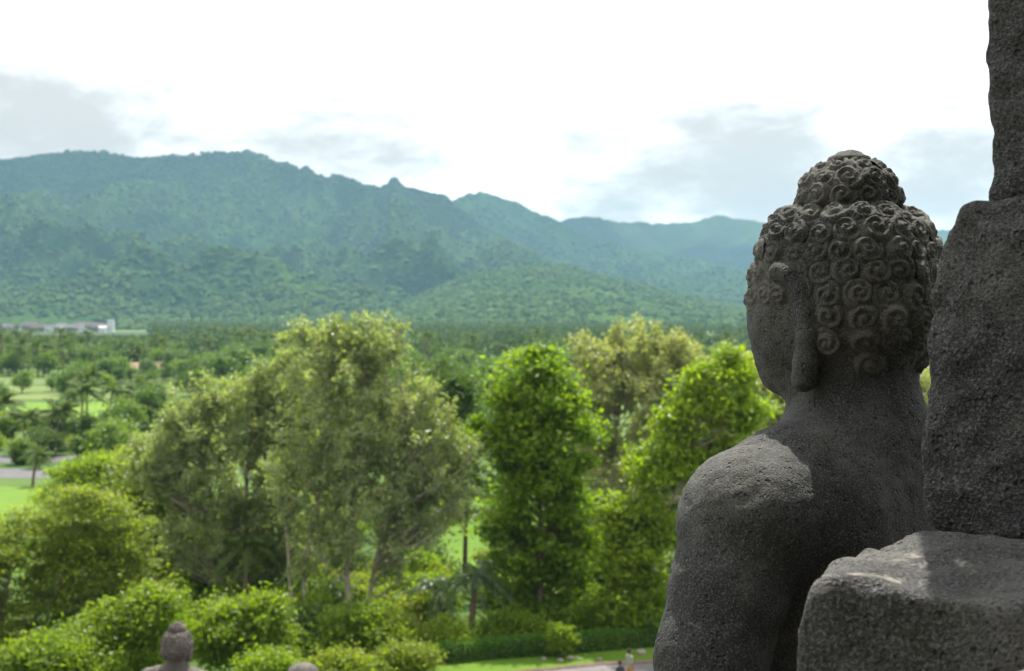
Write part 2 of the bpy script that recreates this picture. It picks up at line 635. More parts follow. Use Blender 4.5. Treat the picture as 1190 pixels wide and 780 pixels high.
def mountain(name, crest, D, y0, a0, a1, na, nv, amp, mat, seed, back=1200, pw=2.0, rough=1.0):
    A = np.linspace(a0, a1, na)
    V = np.concatenate([np.linspace(0, 1, nv), 1 + np.linspace(0, 1, nv // 4)[1:]])
    a, t = np.meshgrid(A, V)
    cr = crest(a)
    front = t <= 1
    Dv = D * (1 + .05 * np.sin(a * 9 + seed) + .03 * np.sin(a * 23 + seed))
    y = np.where(front, y0 + (Dv - y0) * t, Dv + back * (t - 1))
    x = a * y
    hc = np.maximum(cr * Dv + H, 3)
    prof = np.where(front, np.clip(t, 0, 1) ** pw, np.clip(1 - (t - 1), 0, 1) ** 1.2)
    q = np.stack([x, y, np.zeros_like(x)], -1)
    wx = fbm(q / 700, 3, seed) * 260
    wy = fbm(q / 700, 3, seed + 40) * 260
    q2 = np.stack([(x + wx) / 330, (y + wy) / 1000, np.zeros_like(x)], -1)
    rid = fbm(q2, 5, seed + 5, .52, True)
    fine = fbm(q / 95, 4, seed + 9, .55)
    env = np.sin(np.clip(t, 0, 1) * math.pi) ** .75
    z = hc * prof + amp * env * (rid - .25) * np.clip(hc / 300, .25, 1.2) + fine * 16 * rough * env
    z += (vnoise(q / 22, seed + 3) * 4 + vnoise(q / 9, seed + 4) * 3) * rough * np.where(front, np.clip(t * 6, 0, 1), 0)
    # keep the slope below the sight line to the crest
    lim = (hc - H) / Dv * y + H
    z = np.where(front & (t < .97), np.minimum(z, lim - 2 - 10 * (1 - t)), z)
    z = np.where(t <= 0, -3, np.maximum(z, -2))
    z = np.where(t >= 2, -3, z)
    v = np.stack([x, y, z], -1).reshape(-1, 3)
    ni, nj = len(V), na
    i = (np.arange(ni - 1)[:, None] * nj + np.arange(nj - 1)[None]).ravel()
    f = np.stack([i, i + 1, i + nj + 1, i + nj], 1)
    o = obj(name, mesh_np(name, v, f, mat, True))
    tag(o, kind='structure')
    return v.reshape(ni, nj, 3), A, V


def hill_mat(name, a, b2, c3, rock=False):
    m, t, b, out = material(name)
    co = t.n('ShaderNodeTexCoord').outputs['Object']
    n1 = t.noise(co, .0035, 5, .6)
    n2 = t.noise(co, .022, 5, .65)
    n3 = t.noise(co, .11, 3, .7)
    c = t.mix(t.rng(n1, .38, .62), a, b2)
    c = t.mix(t.rng(n2, .52, .72, 0, .8), c, c3)
    c = t.mix(t.rng(n3, .40, .7, 0, .6), c, tuple(x * .5 for x in a))
    if rock:
        n4 = t.noise(t.mapping(co, (1, 1, .35), (50, 20, 0)), .012, 6, .7)
        c = t.mix(t.rng(n4, .67, .73, 0, .7), c, (.22, .19, .15))
    t.l(c, b.inputs['Base Color'])
    b.inputs['Roughness'].default_value = 1
    b.inputs['Specular IOR Level'].default_value = 0
    bm = t.n('ShaderNodeBump')
    bm.inputs['Strength'].default_value = .8
    bm.inputs['Distance'].default_value = 6
    t.l(n3, bm.inputs['Height'])
    t.l(bm.outputs[0], b.inputs['Normal'])
    return m


M['hill'] = hill_mat('forested_slope', (.022, .052, .016), (.045, .085, .022), (.09, .135, .032), True)
M['hill_near'] = hill_mat('foothill_woods', (.033, .072, .018), (.062, .108, .026), (.10, .145, .036))
M['hill_far'] = hill_mat('far_forested_slope', (.03, .055, .022), (.05, .08, .03), (.075, .10, .04))

c1 = crest_fn([(-900, 260), (-500, 215), (-300, 196), (-150, 200), (-40, 184), (0, 187), (30, 184), (60, 179), (95, 176), (130, 181), (160, 182), (200, 179), (225, 180), (250, 177), (290, 177),
               (308, 180), (312, 185), (330, 189), (345, 192), (349, 199), (352, 193), (358, 193), (366, 203), (380, 207), (386, 203), (400, 205), (412, 209), (425, 214), (440, 218), (450, 213), (457, 206),
               (462, 207), (468, 216), (485, 220), (500, 223), (515, 225), (522, 231), (535, 243), (560, 263), (600, 284), (640, 303), (700, 322), (780, 340), (900, 352), (1200, 362), (2200, 364)])
m1, a1, v1 = mountain('mountain', c1, 3700, 1750, -.85, .60, 820, 300, 210, M['hill'], 3)
c2 = crest_fn([(100, 330), (380, 262), (470, 246), (515, 239), (528, 233), (545, 226), (560, 222), (572, 226), (590, 233), (603, 236), (620, 246), (640, 253), (658, 262), (690, 278), (740, 290), (800, 300), (900, 312), (1100, 330), (2000, 350)])
m2, a2, v2 = mountain('mountain', c2, 4700, 2900, -.3, .80, 520, 180, 200, M['hill'], 11)
c3 = crest_fn([(300, 300), (560, 262), (640, 259), (655, 257), (672, 252), (690, 252), (706, 256), (722, 259), (735, 257), (760, 261), (785, 259), (808, 258), (822, 253), (836, 250), (850, 253), (880, 258), (960, 262), (1090, 267), (1200, 268),
               (1500, 250), (2000, 270), (2600, 300)])
m3, a3, v3 = mountain('mountain', c3, 5600, 4300, -.25, .95, 420, 110, 120, M['hill_far'], 23, 1000)
c4 = crest_fn([(200, 366), (430, 358), (480, 347), (520, 330), (550, 319), (580, 314), (610, 311), (640, 309), (665, 311), (690, 317), (720, 325), (750, 333), (790, 342), (830, 352), (870, 358), (950, 354), (1100, 345), (1300, 350), (1800, 362)])
m4, a4, v4 = mountain('hill', c4, 2500, 1500, -.28, .60, 420, 150, 26, M['hill_near'], 31, 700, 1.05, .7)

# forest canopy on the slopes and on the far plain: one mass of crowns
ico = np.array([(0, -.5257, .8507), (.8507, 0, .5257), (.8507, 0, -.5257), (-.8507, 0, -.5257), (-.8507, 0, .5257), (-.5257, .8507, 0), (.5257, .8507, 0), (.5257, -.8507, 0), (-.5257, -.8507, 0), (0, -.5257, -.8507), (0, .5257, -.8507), (0, .5257, .8507)])
icf = np.array([(1, 2, 6), (1, 7, 2), (3, 4, 5), (4, 3, 8), (6, 5, 11), (5, 6, 10), (9, 10, 2), (10, 9, 3), (7, 8, 9), (8, 7, 0), (11, 0, 1), (0, 11, 4), (6, 2, 10), (1, 6, 11), (3, 5, 10), (5, 4, 11), (2, 7, 9), (7, 1, 0), (3, 9, 8), (4, 8, 0)])


def crowns(pts, rad, rng, squash=.85):
    n = len(pts)
    j = 1 + rng.uniform(-.32, .32, (n, 12, 1))
    sc = rad[:, None, None] * np.array([1, 1, squash])
    v = pts[:, None] + ico[None] * j * sc
    f = icf[None] + 12 * np.arange(n)[:, None, None]
    return v.reshape(-1, 3), f.reshape(-1, 3)


def slope_points(grid, n, rng, tmax, dens_scale, vmin=.02):
    ni, nj, _ = grid.shape
    nf = int(ni * .8)
    r = rng.uniform(vmin, tmax, n * 2) * (nf - 1)
    c = rng.uniform(0, nj - 1.001, n * 2)
    i0, j0 = r.astype(int), c.astype(int)
    fr, fc = r - i0, c - j0
    p = (grid[i0, j0].T * (1 - fr) * (1 - fc) + grid[i0 + 1, j0].T * fr * (1 - fc) + grid[i0, j0 + 1].T * (1 - fr) * fc + grid[i0 + 1, j0 + 1].T * fr * fc).T
    d = fbm(np.concatenate([p[:, :2], np.zeros((len(p), 1))], 1) / dens_scale, 3, 77)
    return p[d > rng.uniform(-.75, .35, len(p))][:n]


rng = RS(5)
fg, fg2 = Geo(), Geo()
for grid, n, tm, r0, r1 in ((m1, 62000, 1.0, 3.2, 7.0), (m2, 20000, 1.0, 4, 8), (m4, 36000, 1.0, 2.6, 5.5)):
    p = slope_points(grid, n, rng, tm, 160)
    rad = r0 + (r1 - r0) * rng.rand(len(p)) ** 1.8
    p[:, 2] += rad * .35
    vv, ff = crowns(p, rad, rng)
    (fg2 if grid is m4 else fg).add(vv, ff)
M['forest_crowns'] = leaf_mat('forest_crowns', (.030, .062, .018), (.072, .118, .030), .06, gloss=.05, rough=.9)
tag(obj('mountain_forest', fg.mesh('mountain_forest', M['forest_crowns'])), 'dense forest of far tree crowns covering the mountain slopes', 'forest', kind='stuff')
M['foothill_crowns'] = leaf_mat('foothill_crowns', (.034, .071, .019), (.082, .132, .031), .06, gloss=.05, rough=.9)
tag(obj('foothill_forest', fg2.mesh('foothill_forest', M['foothill_crowns'])), 'brighter green woods of small crowns on the low foothill', 'forest', kind='stuff')


# ------------------------------------------------------------------ foliage tools
def leaf_quads(c, l, w_, rng, up=.5, fold=.12):
    n = len(c)
    nr = rng.normal(size=(n, 3)) + np.array([0, 0, up * 2])
    nr /= np.linalg.norm(nr, axis=1)[:, None]
    t = np.cross(nr, rng.normal(size=(n, 3)))
    t /= np.linalg.norm(t, axis=1)[:, None]
    b = np.cross(nr, t)
    l = (l * rng.uniform(.65, 1.3, n))[:, None]
    w_ = (w_ * rng.uniform(.7, 1.25, n))[:, None]
    v = np.stack([c - t * l * .5, c + b * w_ * .5 - nr * w_ * fold, c + t * l * .5, c - b * w_ * .5 - nr * w_ * fold], 1)
    return v.reshape(-1, 3), np.arange(4 * n).reshape(n, 4)


def in_blobs(blobs, n, rng, shell=.45):
    """points in a union of ellipsoids [(centre, radii)], biased outwards"""
    wts = np.array([np.prod(b[1]) ** .72 for b in blobs])
    pick = rng.choice(len(blobs), n, p=wts / wts.sum())
    u = rng.normal(size=(n, 3))
    u /= np.linalg.norm(u, axis=1)[:, None]
    r = shell + (1 - shell) * rng.rand(n) ** .6
    r = np.where(rng.rand(n) < .25, rng.rand(n) ** .5, r)
    r = r * np.where(rng.rand(n) < .22, rng.uniform(1.0, 1.38, n), .93)
    C = np.array([b[0] for b in blobs])[pick]
    R = np.array([b[1] for b in blobs])[pick]
    return C + u * r[:, None] * R


def px_blobs(pb, d):
    s = d / F
    return [(P(cx, cy, d + (q[0] if q else 0)), np.array([rx * s, (q[1] if len(q) > 1 else .85 * (rx + ry) / 2 * s), ry * s])) for cx, cy, rx, ry, *q in pb]


def polyline_at(pl, z):
    zs = pl[:, 2]
    return np.array([np.interp(z, zs, pl[:, k]) for k in range(3)])


def grow(root, blobs, stems, rng, n_clump, rc, n_leaf, leaf, mleaf, mbark, trunk_r, flat=.6, twig=0, up=.5, shell=.45, limb_r=.05):
    """stems: polylines (k,3) in root space, rising; crown clumps hang on limbs leaving the nearest stem"""
    tr = Geo()
    for si, st in enumerate(stems):
        st = np.asarray(st)
        k = len(st)
        m = 10
        tt = np.linspace(0, k - 1, m)
        pl = np.stack([np.interp(tt, range(k), st[:, q]) for q in range(3)], 1)
        pl[1:-1] += rng.normal(size=(m - 2, 3)) * trunk_r * .35 * np.array([1, 1, .2])
        tr.tube(pl, trunk_r * (1 - .8 * np.linspace(0, 1, m)) * (1 if si == 0 else .75), 8)
    stems = [np.asarray(s) for s in stems]
    cl = in_blobs(blobs, n_clump, rng, shell)
    cl[:, 2] = np.maximum(cl[:, 2], .25)
    br = Geo()
    for c in cl:
        best = None
        for st in stems:
            z = np.clip(c[2] - .55 * np.linalg.norm(c[:2] - polyline_at(st, c[2])[:2]) - .3, st[0, 2] + .12 * (st[-1, 2] - st[0, 2]), st[-1, 2])
            a = polyline_at(st, z)
            dd = np.linalg.norm(c - a)
            if best is None or dd < best[0]:
                best = (dd, a)
        dd, a = best
        mid = (a + c) / 2 + np.array([0, 0, -.12 * dd]) + rng.normal(size=3) * .06 * dd
        tt = np.linspace(0, 1, 5)[:, None]
        pl = (1 - tt) ** 2 * a + 2 * tt * (1 - tt) * mid + tt ** 2 * c
        br.tube(pl, np.linspace(limb_r * min(1.6, .4 + dd * .25), limb_r * .22, 5), 4, False)
    if twig:
        tips = np.repeat(cl, twig, 0)
        dr = rng.normal(size=tips.shape) + np.array([0, 0, .75])
        dr /= np.linalg.norm(dr, axis=1)[:, None]
        ln = rc * rng.uniform(.8, 2.0, len(tips))
        ends = tips + dr * ln[:, None]
        for a, e in zip(tips, ends):
            br.tube([a, (a + e) / 2 + rng.normal(size=3) * .05, e], [.022, .016, .008], 3, False)
        k = max(1, n_leaf // twig)
        s = rng.rand(len(tips) * k) ** .7
        c = np.repeat(tips, k, 0) + s[:, None] * np.repeat(ends - tips, k, 0) + rng.normal(size=(len(tips) * k, 3)) * rc * .22
    else:
        sizes = rng.uniform(.5, 1.35, n_clump)
        c = np.repeat(cl, n_leaf, 0) + rng.normal(size=(n_clump * n_leaf, 3)) * rc * np.array([1, 1, flat]) * np.repeat(sizes, n_leaf)[:, None]
    c = c[c[:, 2] > .04]
    vv, ff = leaf_quads(c, leaf[0], leaf[1], rng, up)
    tk = obj('trunk', tr.mesh('trunk', mbark, True), root)
    obj('limbs', br.mesh('limbs', mbark, True), tk)
    obj('crown', mesh_np('crown', vv, ff, mleaf), root)


def near_tree(name, label, cat, pb, d, stems_px, seed, group=None, **kw):
    rng = RS(seed)
    base = np.array([*P(stems_px[0][0][0], 0, d)[:2], 0])
    root = empty(name, base, 0, label, cat, group)
    blobs = [(c - base, r) for c, r in px_blobs(pb, d)]
    stems = []
    for st in stems_px:
        pts = []
        for q, s in enumerate(st):
            p = P(s[0], s[1], d) - base if q else np.array([(s[0] - CX) / F * d - base[0], 0, -.05])
            if len(s) > 2:
                p[1] += s[2]
            pts.append(p)
        stems.append(np.array(pts))
    grow(root, blobs, stems, rng, **kw)
    return root


# ------------------------------------------------------------------ near trees
near_tree('eucalyptus_tree', 'tall airy olive tree with pale thin stems, highest crown left of centre', 'tree',
          [(428, 405, 42, 34), (395, 440, 65, 55), (460, 470, 60, 60), (400, 510, 75, 70), (480, 540, 62, 65), (425, 590, 80, 75), (505, 590, 40, 55), (370, 640, 40, 40), (450, 650, 36, 34), (350, 560, 50, 60), (372, 402, 44, 26), (505, 495, 40, 40), (528, 535, 30, 42)], 74,
          [[(402, 752), (404, 660), (412, 560), (425, 400)], [(360, 752), (352, 680), (368, 580), (385, 440)], [(346, 752, .6), (335, 670), (330, 590), (345, 520)], [(425, 752, .8), (438, 650), (462, 560), (470, 460)]],
          101, n_clump=500, rc=.60, n_leaf=92, leaf=(.27, .12), mleaf=M['leaf_sparse'], mbark=M['bark_pale'], trunk_r=.18, twig=6, up=.2, shell=.3, limb_r=.06)
near_tree('feathery_tree', 'broad lower airy tree just left of the tall airy tree', 'tree',
          [(330, 442, 52, 36), (345, 500, 60, 50), (280, 465, 55, 40), (235, 490, 52, 45), (320, 500, 70, 60), (215, 545, 45, 45), (270, 560, 75, 65), (330, 600, 55, 60), (240, 620, 65, 50), (300, 660, 60, 45), (205, 508, 46, 28), (182, 548, 40, 34)], 81,
          [[(292, 708), (290, 640), (285, 560), (300, 430)], [(262, 708, .5), (255, 640), (240, 560), (235, 490)], [(312, 708, .5), (322, 640), (335, 560), (325, 480)]],
          102, n_clump=540, rc=.64, n_leaf=125, leaf=(.26, .115), mleaf=M['leaf_sparse'], mbark=M['bark_pale'], trunk_r=.2, twig=5, up=.35, shell=.35, limb_r=.05)
near_tree('broadleaf_tree', 'bright green dense upright tree in the middle of the view', 'tree',
          [(622, 422, 34, 22), (592, 442, 22, 20), (648, 450, 26, 24), (585, 482, 36, 32), (625, 480, 40, 40), (670, 485, 28, 30), (600, 530, 46, 42), (660, 530, 38, 40), (628, 580, 60, 48), (610, 630, 52, 45), (655, 630, 42, 45), (625, 680, 55, 38), (630, 715, 45, 22)], 76,
          [[(630, 731), (628, 660), (626, 560), (622, 415)]],
          103, n_clump=210, rc=.46, n_leaf=170, leaf=(.36, .2), mleaf=M['leaf_bright'], mbark=M['bark'], trunk_r=.2, flat=.55, up=.6, shell=.4, limb_r=.05)
near_tree('eucalyptus_tree', 'pale tan leaved airy tree right of the bright green upright tree', 'tree',
          [(745, 402, 68, 22), (715, 435, 60, 45), (785, 430, 50, 40), (740, 480, 62, 55), (690, 500, 32, 50), (760, 540, 45, 50), (710, 570, 45, 50), (720, 640, 40, 45), (690, 440, 40, 40), (800, 470, 50, 50)], 88,
          [[(710, 681), (708, 600), (715, 520), (728, 405)], [(728, 681, .7), (740, 600), (760, 520), (790, 425)]],
          104, n_clump=420, rc=.58, n_leaf=110, leaf=(.27, .125), mleaf=M['leaf_pale'], mbark=M['bark_pale'], trunk_r=.16, twig=5, up=.2, shell=.3, limb_r=.045)
near_tree('broadleaf_tree', 'yellow green tree with open crown beside the large stone shoulder', 'tree',
          [(838, 424, 30, 18), (815, 450, 36, 30), (862, 448, 22, 28), (790, 480, 30, 26), (850, 485, 36, 28), (795, 520, 36, 30), (845, 540, 30, 30), (765, 550, 34, 36), (735, 600, 34, 36), (775, 600, 32, 40), (735, 650, 38, 42), (765, 690, 36, 38), (725, 700, 32, 26)], 73,
          [[(752, 744), (762, 640), (800, 530), (836, 425)], [(735, 744, .5), (728, 680), (732, 610), (740, 560)]],
          105, n_clump=200, rc=.44, n_leaf=140, leaf=(.34, .18), mleaf=M['leaf_yellow'], mbark=M['bark_pale'], trunk_r=.16, flat=.55, up=.6, shell=.4, limb_r=.045)
near_tree('broadleaf_tree', 'pale yellow green tree behind the stone neck and head', 'tree',
          [(880, 425, 26, 22), (905, 455, 45, 42), (960, 450, 60, 40), (1030, 455, 55, 42), (1085, 450, 40, 45), (890, 510, 45, 45), (980, 520, 90, 50), (1070, 520, 60, 55), (960, 590, 80, 60)], 92,
          [[(950, 667), (945, 590), (930, 520), (915, 430)], [(990, 667, .6), (1010, 590), (1040, 520), (1060, 440)]],
          106, n_clump=340, rc=.55, n_leaf=120, leaf=(.32, .16), mleaf=M['leaf_pale'], mbark=M['bark_pale'], trunk_r=.17, flat=.6, up=.4, shell=.35, limb_r=.045)
near_tree('feathery_tree', 'spreading feathery tree with leaning pale trunks at the left edge', 'tree',
          [(95, 585, 50, 24), (45, 610, 45, 28), (140, 615, 45, 30), (85, 635, 60, 30), (20, 655, 50, 34), (120, 665, 50, 34), (60, 695, 55, 34), (-40, 640, 70, 50), (10, 730, 50, 34), (-60, 700, 60, 50)], 68,
          [[(4, 774), (30, 735), (66, 690), (96, 590)], [(-6, 774, .4), (2, 720), (10, 670), (20, 610)], [(14, 774, .5), (55, 730), (100, 690), (135, 630)]],
          107, n_clump=380, rc=.5, n_leaf=150, leaf=(.23, .10), mleaf=M['leaf_feather'], mbark=M['bark_pale'], trunk_r=.15, flat=.3, up=1.0, shell=.35, limb_r=.04)
near_tree('feathery_tree', 'darker feathery tree behind the small stone head', 'tree',
          [(175, 545, 44, 26), (190, 570, 42, 28), (150, 590, 36, 26), (225, 605, 48, 34), (180, 630, 60, 34), (250, 650, 60, 36), (205, 675, 66, 32), (300, 690, 46, 26), (160, 680, 40, 30)], 86,
          [[(215, 688), (212, 650), (205, 610), (195, 560)], [(240, 688, .6), (255, 650), (262, 630), (270, 615)]],
          108, n_clump=360, rc=.6, n_leaf=150, leaf=(.27, .12), mleaf=M['leaf_feather'], mbark=M['bark'], trunk_r=.17, flat=.35, up=.9, shell=.35, limb_r=.045)
near_tree('dense_tree', 'deep green tree between the airy tree and the upright bright tree', 'tree',
          [(500, 440, 44, 26), (525, 465, 34, 30), (480, 475, 40, 34), (540, 505, 24, 28), (510, 520, 40, 40), (500, 555, 34, 26), (512, 582, 40, 18)], 120,
          [[(506, 596), (505, 540), (502, 490), (500, 440)]],
          109, n_clump=190, rc=.7, n_leaf=170, leaf=(.36, .18), mleaf=M['leaf_mid'], mbark=M['bark'], trunk_r=.2, flat=.6, up=.5, shell=.4, limb_r=.06)
near_tree('dense_tree', 'bright yellow green low tree at the end of the grey road', 'tree',
          [(95, 556, 40, 18), (125, 545, 36, 18), (70, 575, 30, 15), (130, 572, 40, 20)], 112,
          [[(105, 613), (104, 590), (103, 570), (105, 550)]],
          110, n_clump=140, rc=.55, n_leaf=170, leaf=(.30, .16), mleaf=M['leaf_yellow'], mbark=M['bark'], trunk_r=.16, flat=.6, up=.6, shell=.4, limb_r=.05)
near_tree('dense_tree', 'dark shady tree low behind the pale stems of the airy tree', 'tree',
          [(370, 690, 50, 40), (440, 700, 45, 36), (330, 710, 40, 30), (490, 690, 40, 36), (480, 650, 36, 36)], 92,
          [[(410, 667), (410, 660), (412, 640), (415, 600)]],
          111, n_clump=230, rc=.6, n_leaf=170, leaf=(.24, .12), mleaf=M['leaf_dark'], mbark=M['bark_dark'], trunk_r=.15, flat=.6, up=.5, shell=.4, limb_r=.05)
near_tree('dense_tree', 'dark green tree between the upright bright tree and the stone shoulder', 'tree',
          [(700, 620, 30, 44), (690, 670, 36, 40), (715, 700, 30, 28), (570, 700, 26, 28), (590, 660, 24, 40)], 84,
          [[(690, 695), (692, 670), (696, 640), (700, 600)]],
          112, n_clump=190, rc=.5, n_leaf=170, leaf=(.22, .11), mleaf=M['leaf_dark'], mbark=M['bark_dark'], trunk_r=.14, flat=.6, up=.5, shell=.4, limb_r=.05)

# bushes along the foot of the trees
bush_list = [
    ('bright rounded bush behind the small stone head', (150, 722, 48, 30), [(180, 700, 30, 20), (120, 745, 40, 28), (165, 755, 44, 26)], 62, 'leaf_bush', .14),
    ('wide light green bush right of the small stone head', (285, 728, 46, 34), [(310, 705, 22, 18), (260, 745, 32, 26), (312, 748, 26, 26)], 64, 'leaf_bush', .14),
    ('light green bush below the pale stems', (420, 735, 44, 30), [(395, 750, 30, 24), (450, 745, 26, 24), (435, 715, 22, 14)], 68, 'leaf_bush', .13),
    ('small yellow green bush beside the dark palm fronds', (515, 742, 26, 18), [(500, 752, 18, 14), (530, 750, 16, 14)], 70, 'leaf_yellow', .12),
    ('bright low bush in the bottom left corner', (60, 762, 60, 16), [(100, 770, 44, 16), (15, 772, 40, 16)], 60, 'leaf_bush', .14),
    ('deep green round bush in front of the upright bright tree', (588, 728, 30, 20), [(612, 734, 20, 14)], 73, 'leaf_bright', .13),
    ('glossy green shrub behind the hedge near the globe lamp', (690, 718, 26, 16), [(668, 728, 16, 12), (712, 726, 16, 14)], 74, 'leaf_bright', .15),
    ('pale weedy shrub at the foot of the pale stems', (470, 765, 26, 14), [(452, 770, 18, 12), (488, 768, 14, 12)], 66, 'leaf_feather', .11),
    ('small light bush left of the rounded stone finial', (320, 775, 24, 14), [(300, 778, 18, 12)], 60, 'leaf_yellow', .12),
    ('low shrub just right of the rounded stone finial', (395, 772, 26, 14), [(378, 778, 16, 10), (412, 778, 16, 10)], 61, 'leaf_feather', .12),
    ('dark leafy shrub below the yellow green tree', (735, 722, 30, 14), [(760, 724, 24, 14)], 76, 'leaf_hedge', .12),
]
for q, (lab, b0, more, d, mt, lf) in enumerate(bush_list):
    bx = b0[0]
    near_tree('bush', lab, 'bush', [b0] + more, d, [[(bx, 0), (bx + 2, b0[1] + b0[3] * .6), (bx - 2, b0[1])], [(bx + 8, 0), (bx + 12, b0[1] + b0[3] * .6), (bx + 16, b0[1])]], 200 + q,
              n_clump=int(40 + 150 * sum(b[2] * b[3] for b in [b0] + more) / 3500), rc=.36, n_leaf=95, leaf=(lf * 1.8, lf * .9), mleaf=M[mt], mbark=M['bark'], trunk_r=.05, flat=.7, up=.5, shell=.35, limb_r=.02)

# clipped ball shrub on the lawn
near_tree('topiary_shrub', 'small light green clipped shrub on a short stem in front of the hedge', 'shrub',
          [(650, 738, 15, 12), (645, 746, 11, 9), (656, 747, 10, 8)], 69.5, [[(651, 0), (651, 760), (650, 742)], [(652, 0, .1), (655, 758), (658, 740)]], 231,
          n_clump=60, rc=.16, n_leaf=90, leaf=(.13, .08), mleaf=M['leaf_yellow'], mbark=M['bark'], trunk_r=.05, flat=.7, up=.6, shell=.4, limb_r=.02)

# hedge: clipped core and a skin of leaves
hp = np.array([G(px, py) for px, py in [(330, 800), (440, 777), (560, 765), (650, 758.5), (740, 751), (860, 742), (1010, 735)]])
tt = np.linspace(0, len(hp) - 1, 90)
hp = np.stack([np.interp(tt, range(len(hp)), hp[:, k]) for k in range(3)], 1)
hedge = empty('hedge', hp[45], 0, 'long dark green clipped hedge bordering the lawn strip', 'hedge')
hp0 = hp - hp[45]
rng = RS(31)
hd = np.gradient(hp0, axis=0)
hd /= np.linalg.norm(hd, axis=1)[:, None]
hn = np.stack([-hd[:, 1], hd[:, 0], np.zeros(len(hd))], 1)
hg = Geo()
sec = [(-.42, 0), (-.46, .45), (-.36, .80), (0, .88), (.36, .80), (.46, .45), (.42, 0)]
ring = np.stack([hp0 + hn * s + np.array([0, 0, z]) for s, z in sec], 1)
ring[:, :, :] += rng.normal(size=ring.shape) * .03
ns = len(sec)
i = (np.arange(len(hp0) - 1)[:, None] * ns + np.arange(ns - 1)[None]).ravel()
hg.add(ring.reshape(-1, 3), np.stack([i, i + 1, i + ns + 1, i + ns], 1))
obj('stems', hg.mesh('stems', M['bark_dark']), hedge)
n = 62000
k = rng.randint(0, len(hp0) - 1, n)
s = rng.rand(n)
u = rng.uniform(0, ns - 1.001, n)
ui, uf = u.astype(int), u - u.astype(int)
c = (ring[k, ui].T * (1 - uf) + ring[k, ui + 1].T * uf).T * (1 - s)[:, None] + (ring[k + 1, ui].T * (1 - uf) + ring[k + 1, ui + 1].T * uf).T * s[:, None]
c += rng.normal(size=c.shape) * .07
c = c[c[:, 2] > .03]
vv, ff = leaf_quads(c, .14, .08, rng, .5)
obj('foliage', mesh_np('foliage', vv, ff, M['leaf_hedge']), hedge)


# ------------------------------------------------------------------ palms
def frond(g, base, az, el, L, droop, rng, nl=26, wl=.5, lw=.05):
    t = np.linspace(0, 1, 9)
    out = np.array([math.cos(az), math.sin(az), 0])
    x = L * (t * math.cos(el))
    z = L * (t * math.sin(el) - droop * t ** 2.2)
    sp = base + out * x[:, None] + np.array([0, 0, 1.0]) * z[:, None]
    g.tube(sp, np.linspace(.035, .008, 9) * max(1, L / 3), 4, False)
    side = np.array([-math.sin(az), math.cos(az), 0])
    s = np.linspace(.12, .99, nl)
    c = np.stack([np.interp(s, t, sp[:, k]) for k in range(3)], 1)
    tg = np.gradient(sp, axis=0)
    tg /= np.linalg.norm(tg, axis=1)[:, None]
    tgs = np.stack([np.interp(s, t, tg[:, k]) for k in range(3)], 1)
    ll = wl * L * .42 * np.sin(np.clip(s * .9 + .12, 0, 1) * math.pi) ** .6
    for sg in (-1, 1):
        d = side * sg * .85 + tgs * .6 + np.array([0, 0, -.35]) + rng.normal(size=(nl, 3)) * .1
        d /= np.linalg.norm(d, axis=1)[:, None]
        e = c + d * ll[:, None] + np.array([0, 0, -1.0]) * (ll * .22)[:, None]
        m = (c + e) / 2 + np.array([0, 0, .04])
        wv = tgs * lw * L / 2
        vv = np.stack([c, m + wv, e, m - wv], 1).reshape(-1, 3)
        g.add(vv, np.arange(4 * nl).reshape(nl, 4))


def palm(name, label, loc, h, lean, L, nf, rng, mleaf, group=None, parts=True, r=.14, droop=.55, rough=True):
    root = empty(name, loc, 0, label, 'palm', group)
    t = np.linspace(0, 1, 7)
    pl = np.stack([lean[0] * t ** 1.6, lean[1] * t ** 1.6, h * t - .03], 1)
    tg = Geo()
    tg.tube(pl, np.linspace(r * 1.3, r * .8, 7), 8)
    obj('trunk', tg.mesh('trunk', M['bark'], True), root)
    top = pl[-1]
    cg = Geo()
    for q in range(nf):
        az = q * 2.399 + rng.uniform(-.2, .2)
        el = rng.uniform(-.25, 1.15)
        g = Geo() if parts else cg
        frond(g, top, az, el, L * rng.uniform(.8, 1.1), droop * rng.uniform(.7, 1.2), rng, 26 if parts else 13, .55, .035 if parts else .11)
        if parts:
            obj('frond', g.mesh('frond', mleaf), root)
    if not parts:
        obj('crown', cg.mesh('crown', mleaf), root)
    return root


M['leaf_palm_dark'] = leaf_mat('dark_palm_leaves', (.03, .07, .014), (.10, .14, .05), .3, gloss=.45, rough=.35)
rng = RS(61)
palm('fan_palm', 'dark drooping palm between the pale stems and the upright bright tree', P(548, 0, 74) * (1, 1, 0), 3.3, (.2, 0), 2.3, 22, rng, M['leaf_palm_dark'], r=.16, droop=.8)
palm('fan_palm', 'shorter dark palm left of the drooping palm near the hedge', P(512, 0, 76) * (1, 1, 0), 2.2, (-.2, .1), 2.0, 18, rng, M['leaf_palm_dark'], r=.15, droop=.7)
palm('fan_palm', 'greyish palm showing above the two dark palms', P(540, 0, 84) * (1, 1, 0), 6.2, (.1, .2), 2.2, 18, rng, M['leaf_palm'], r=.13, droop=.75)
palm('fan_palm', 'grey green palm under the broad lower airy tree', P(285, 0, 78) * (1, 1, 0), 4.2, (.1, .2), 2.0, 18, rng, M['leaf_palm'], r=.12, droop=.7)

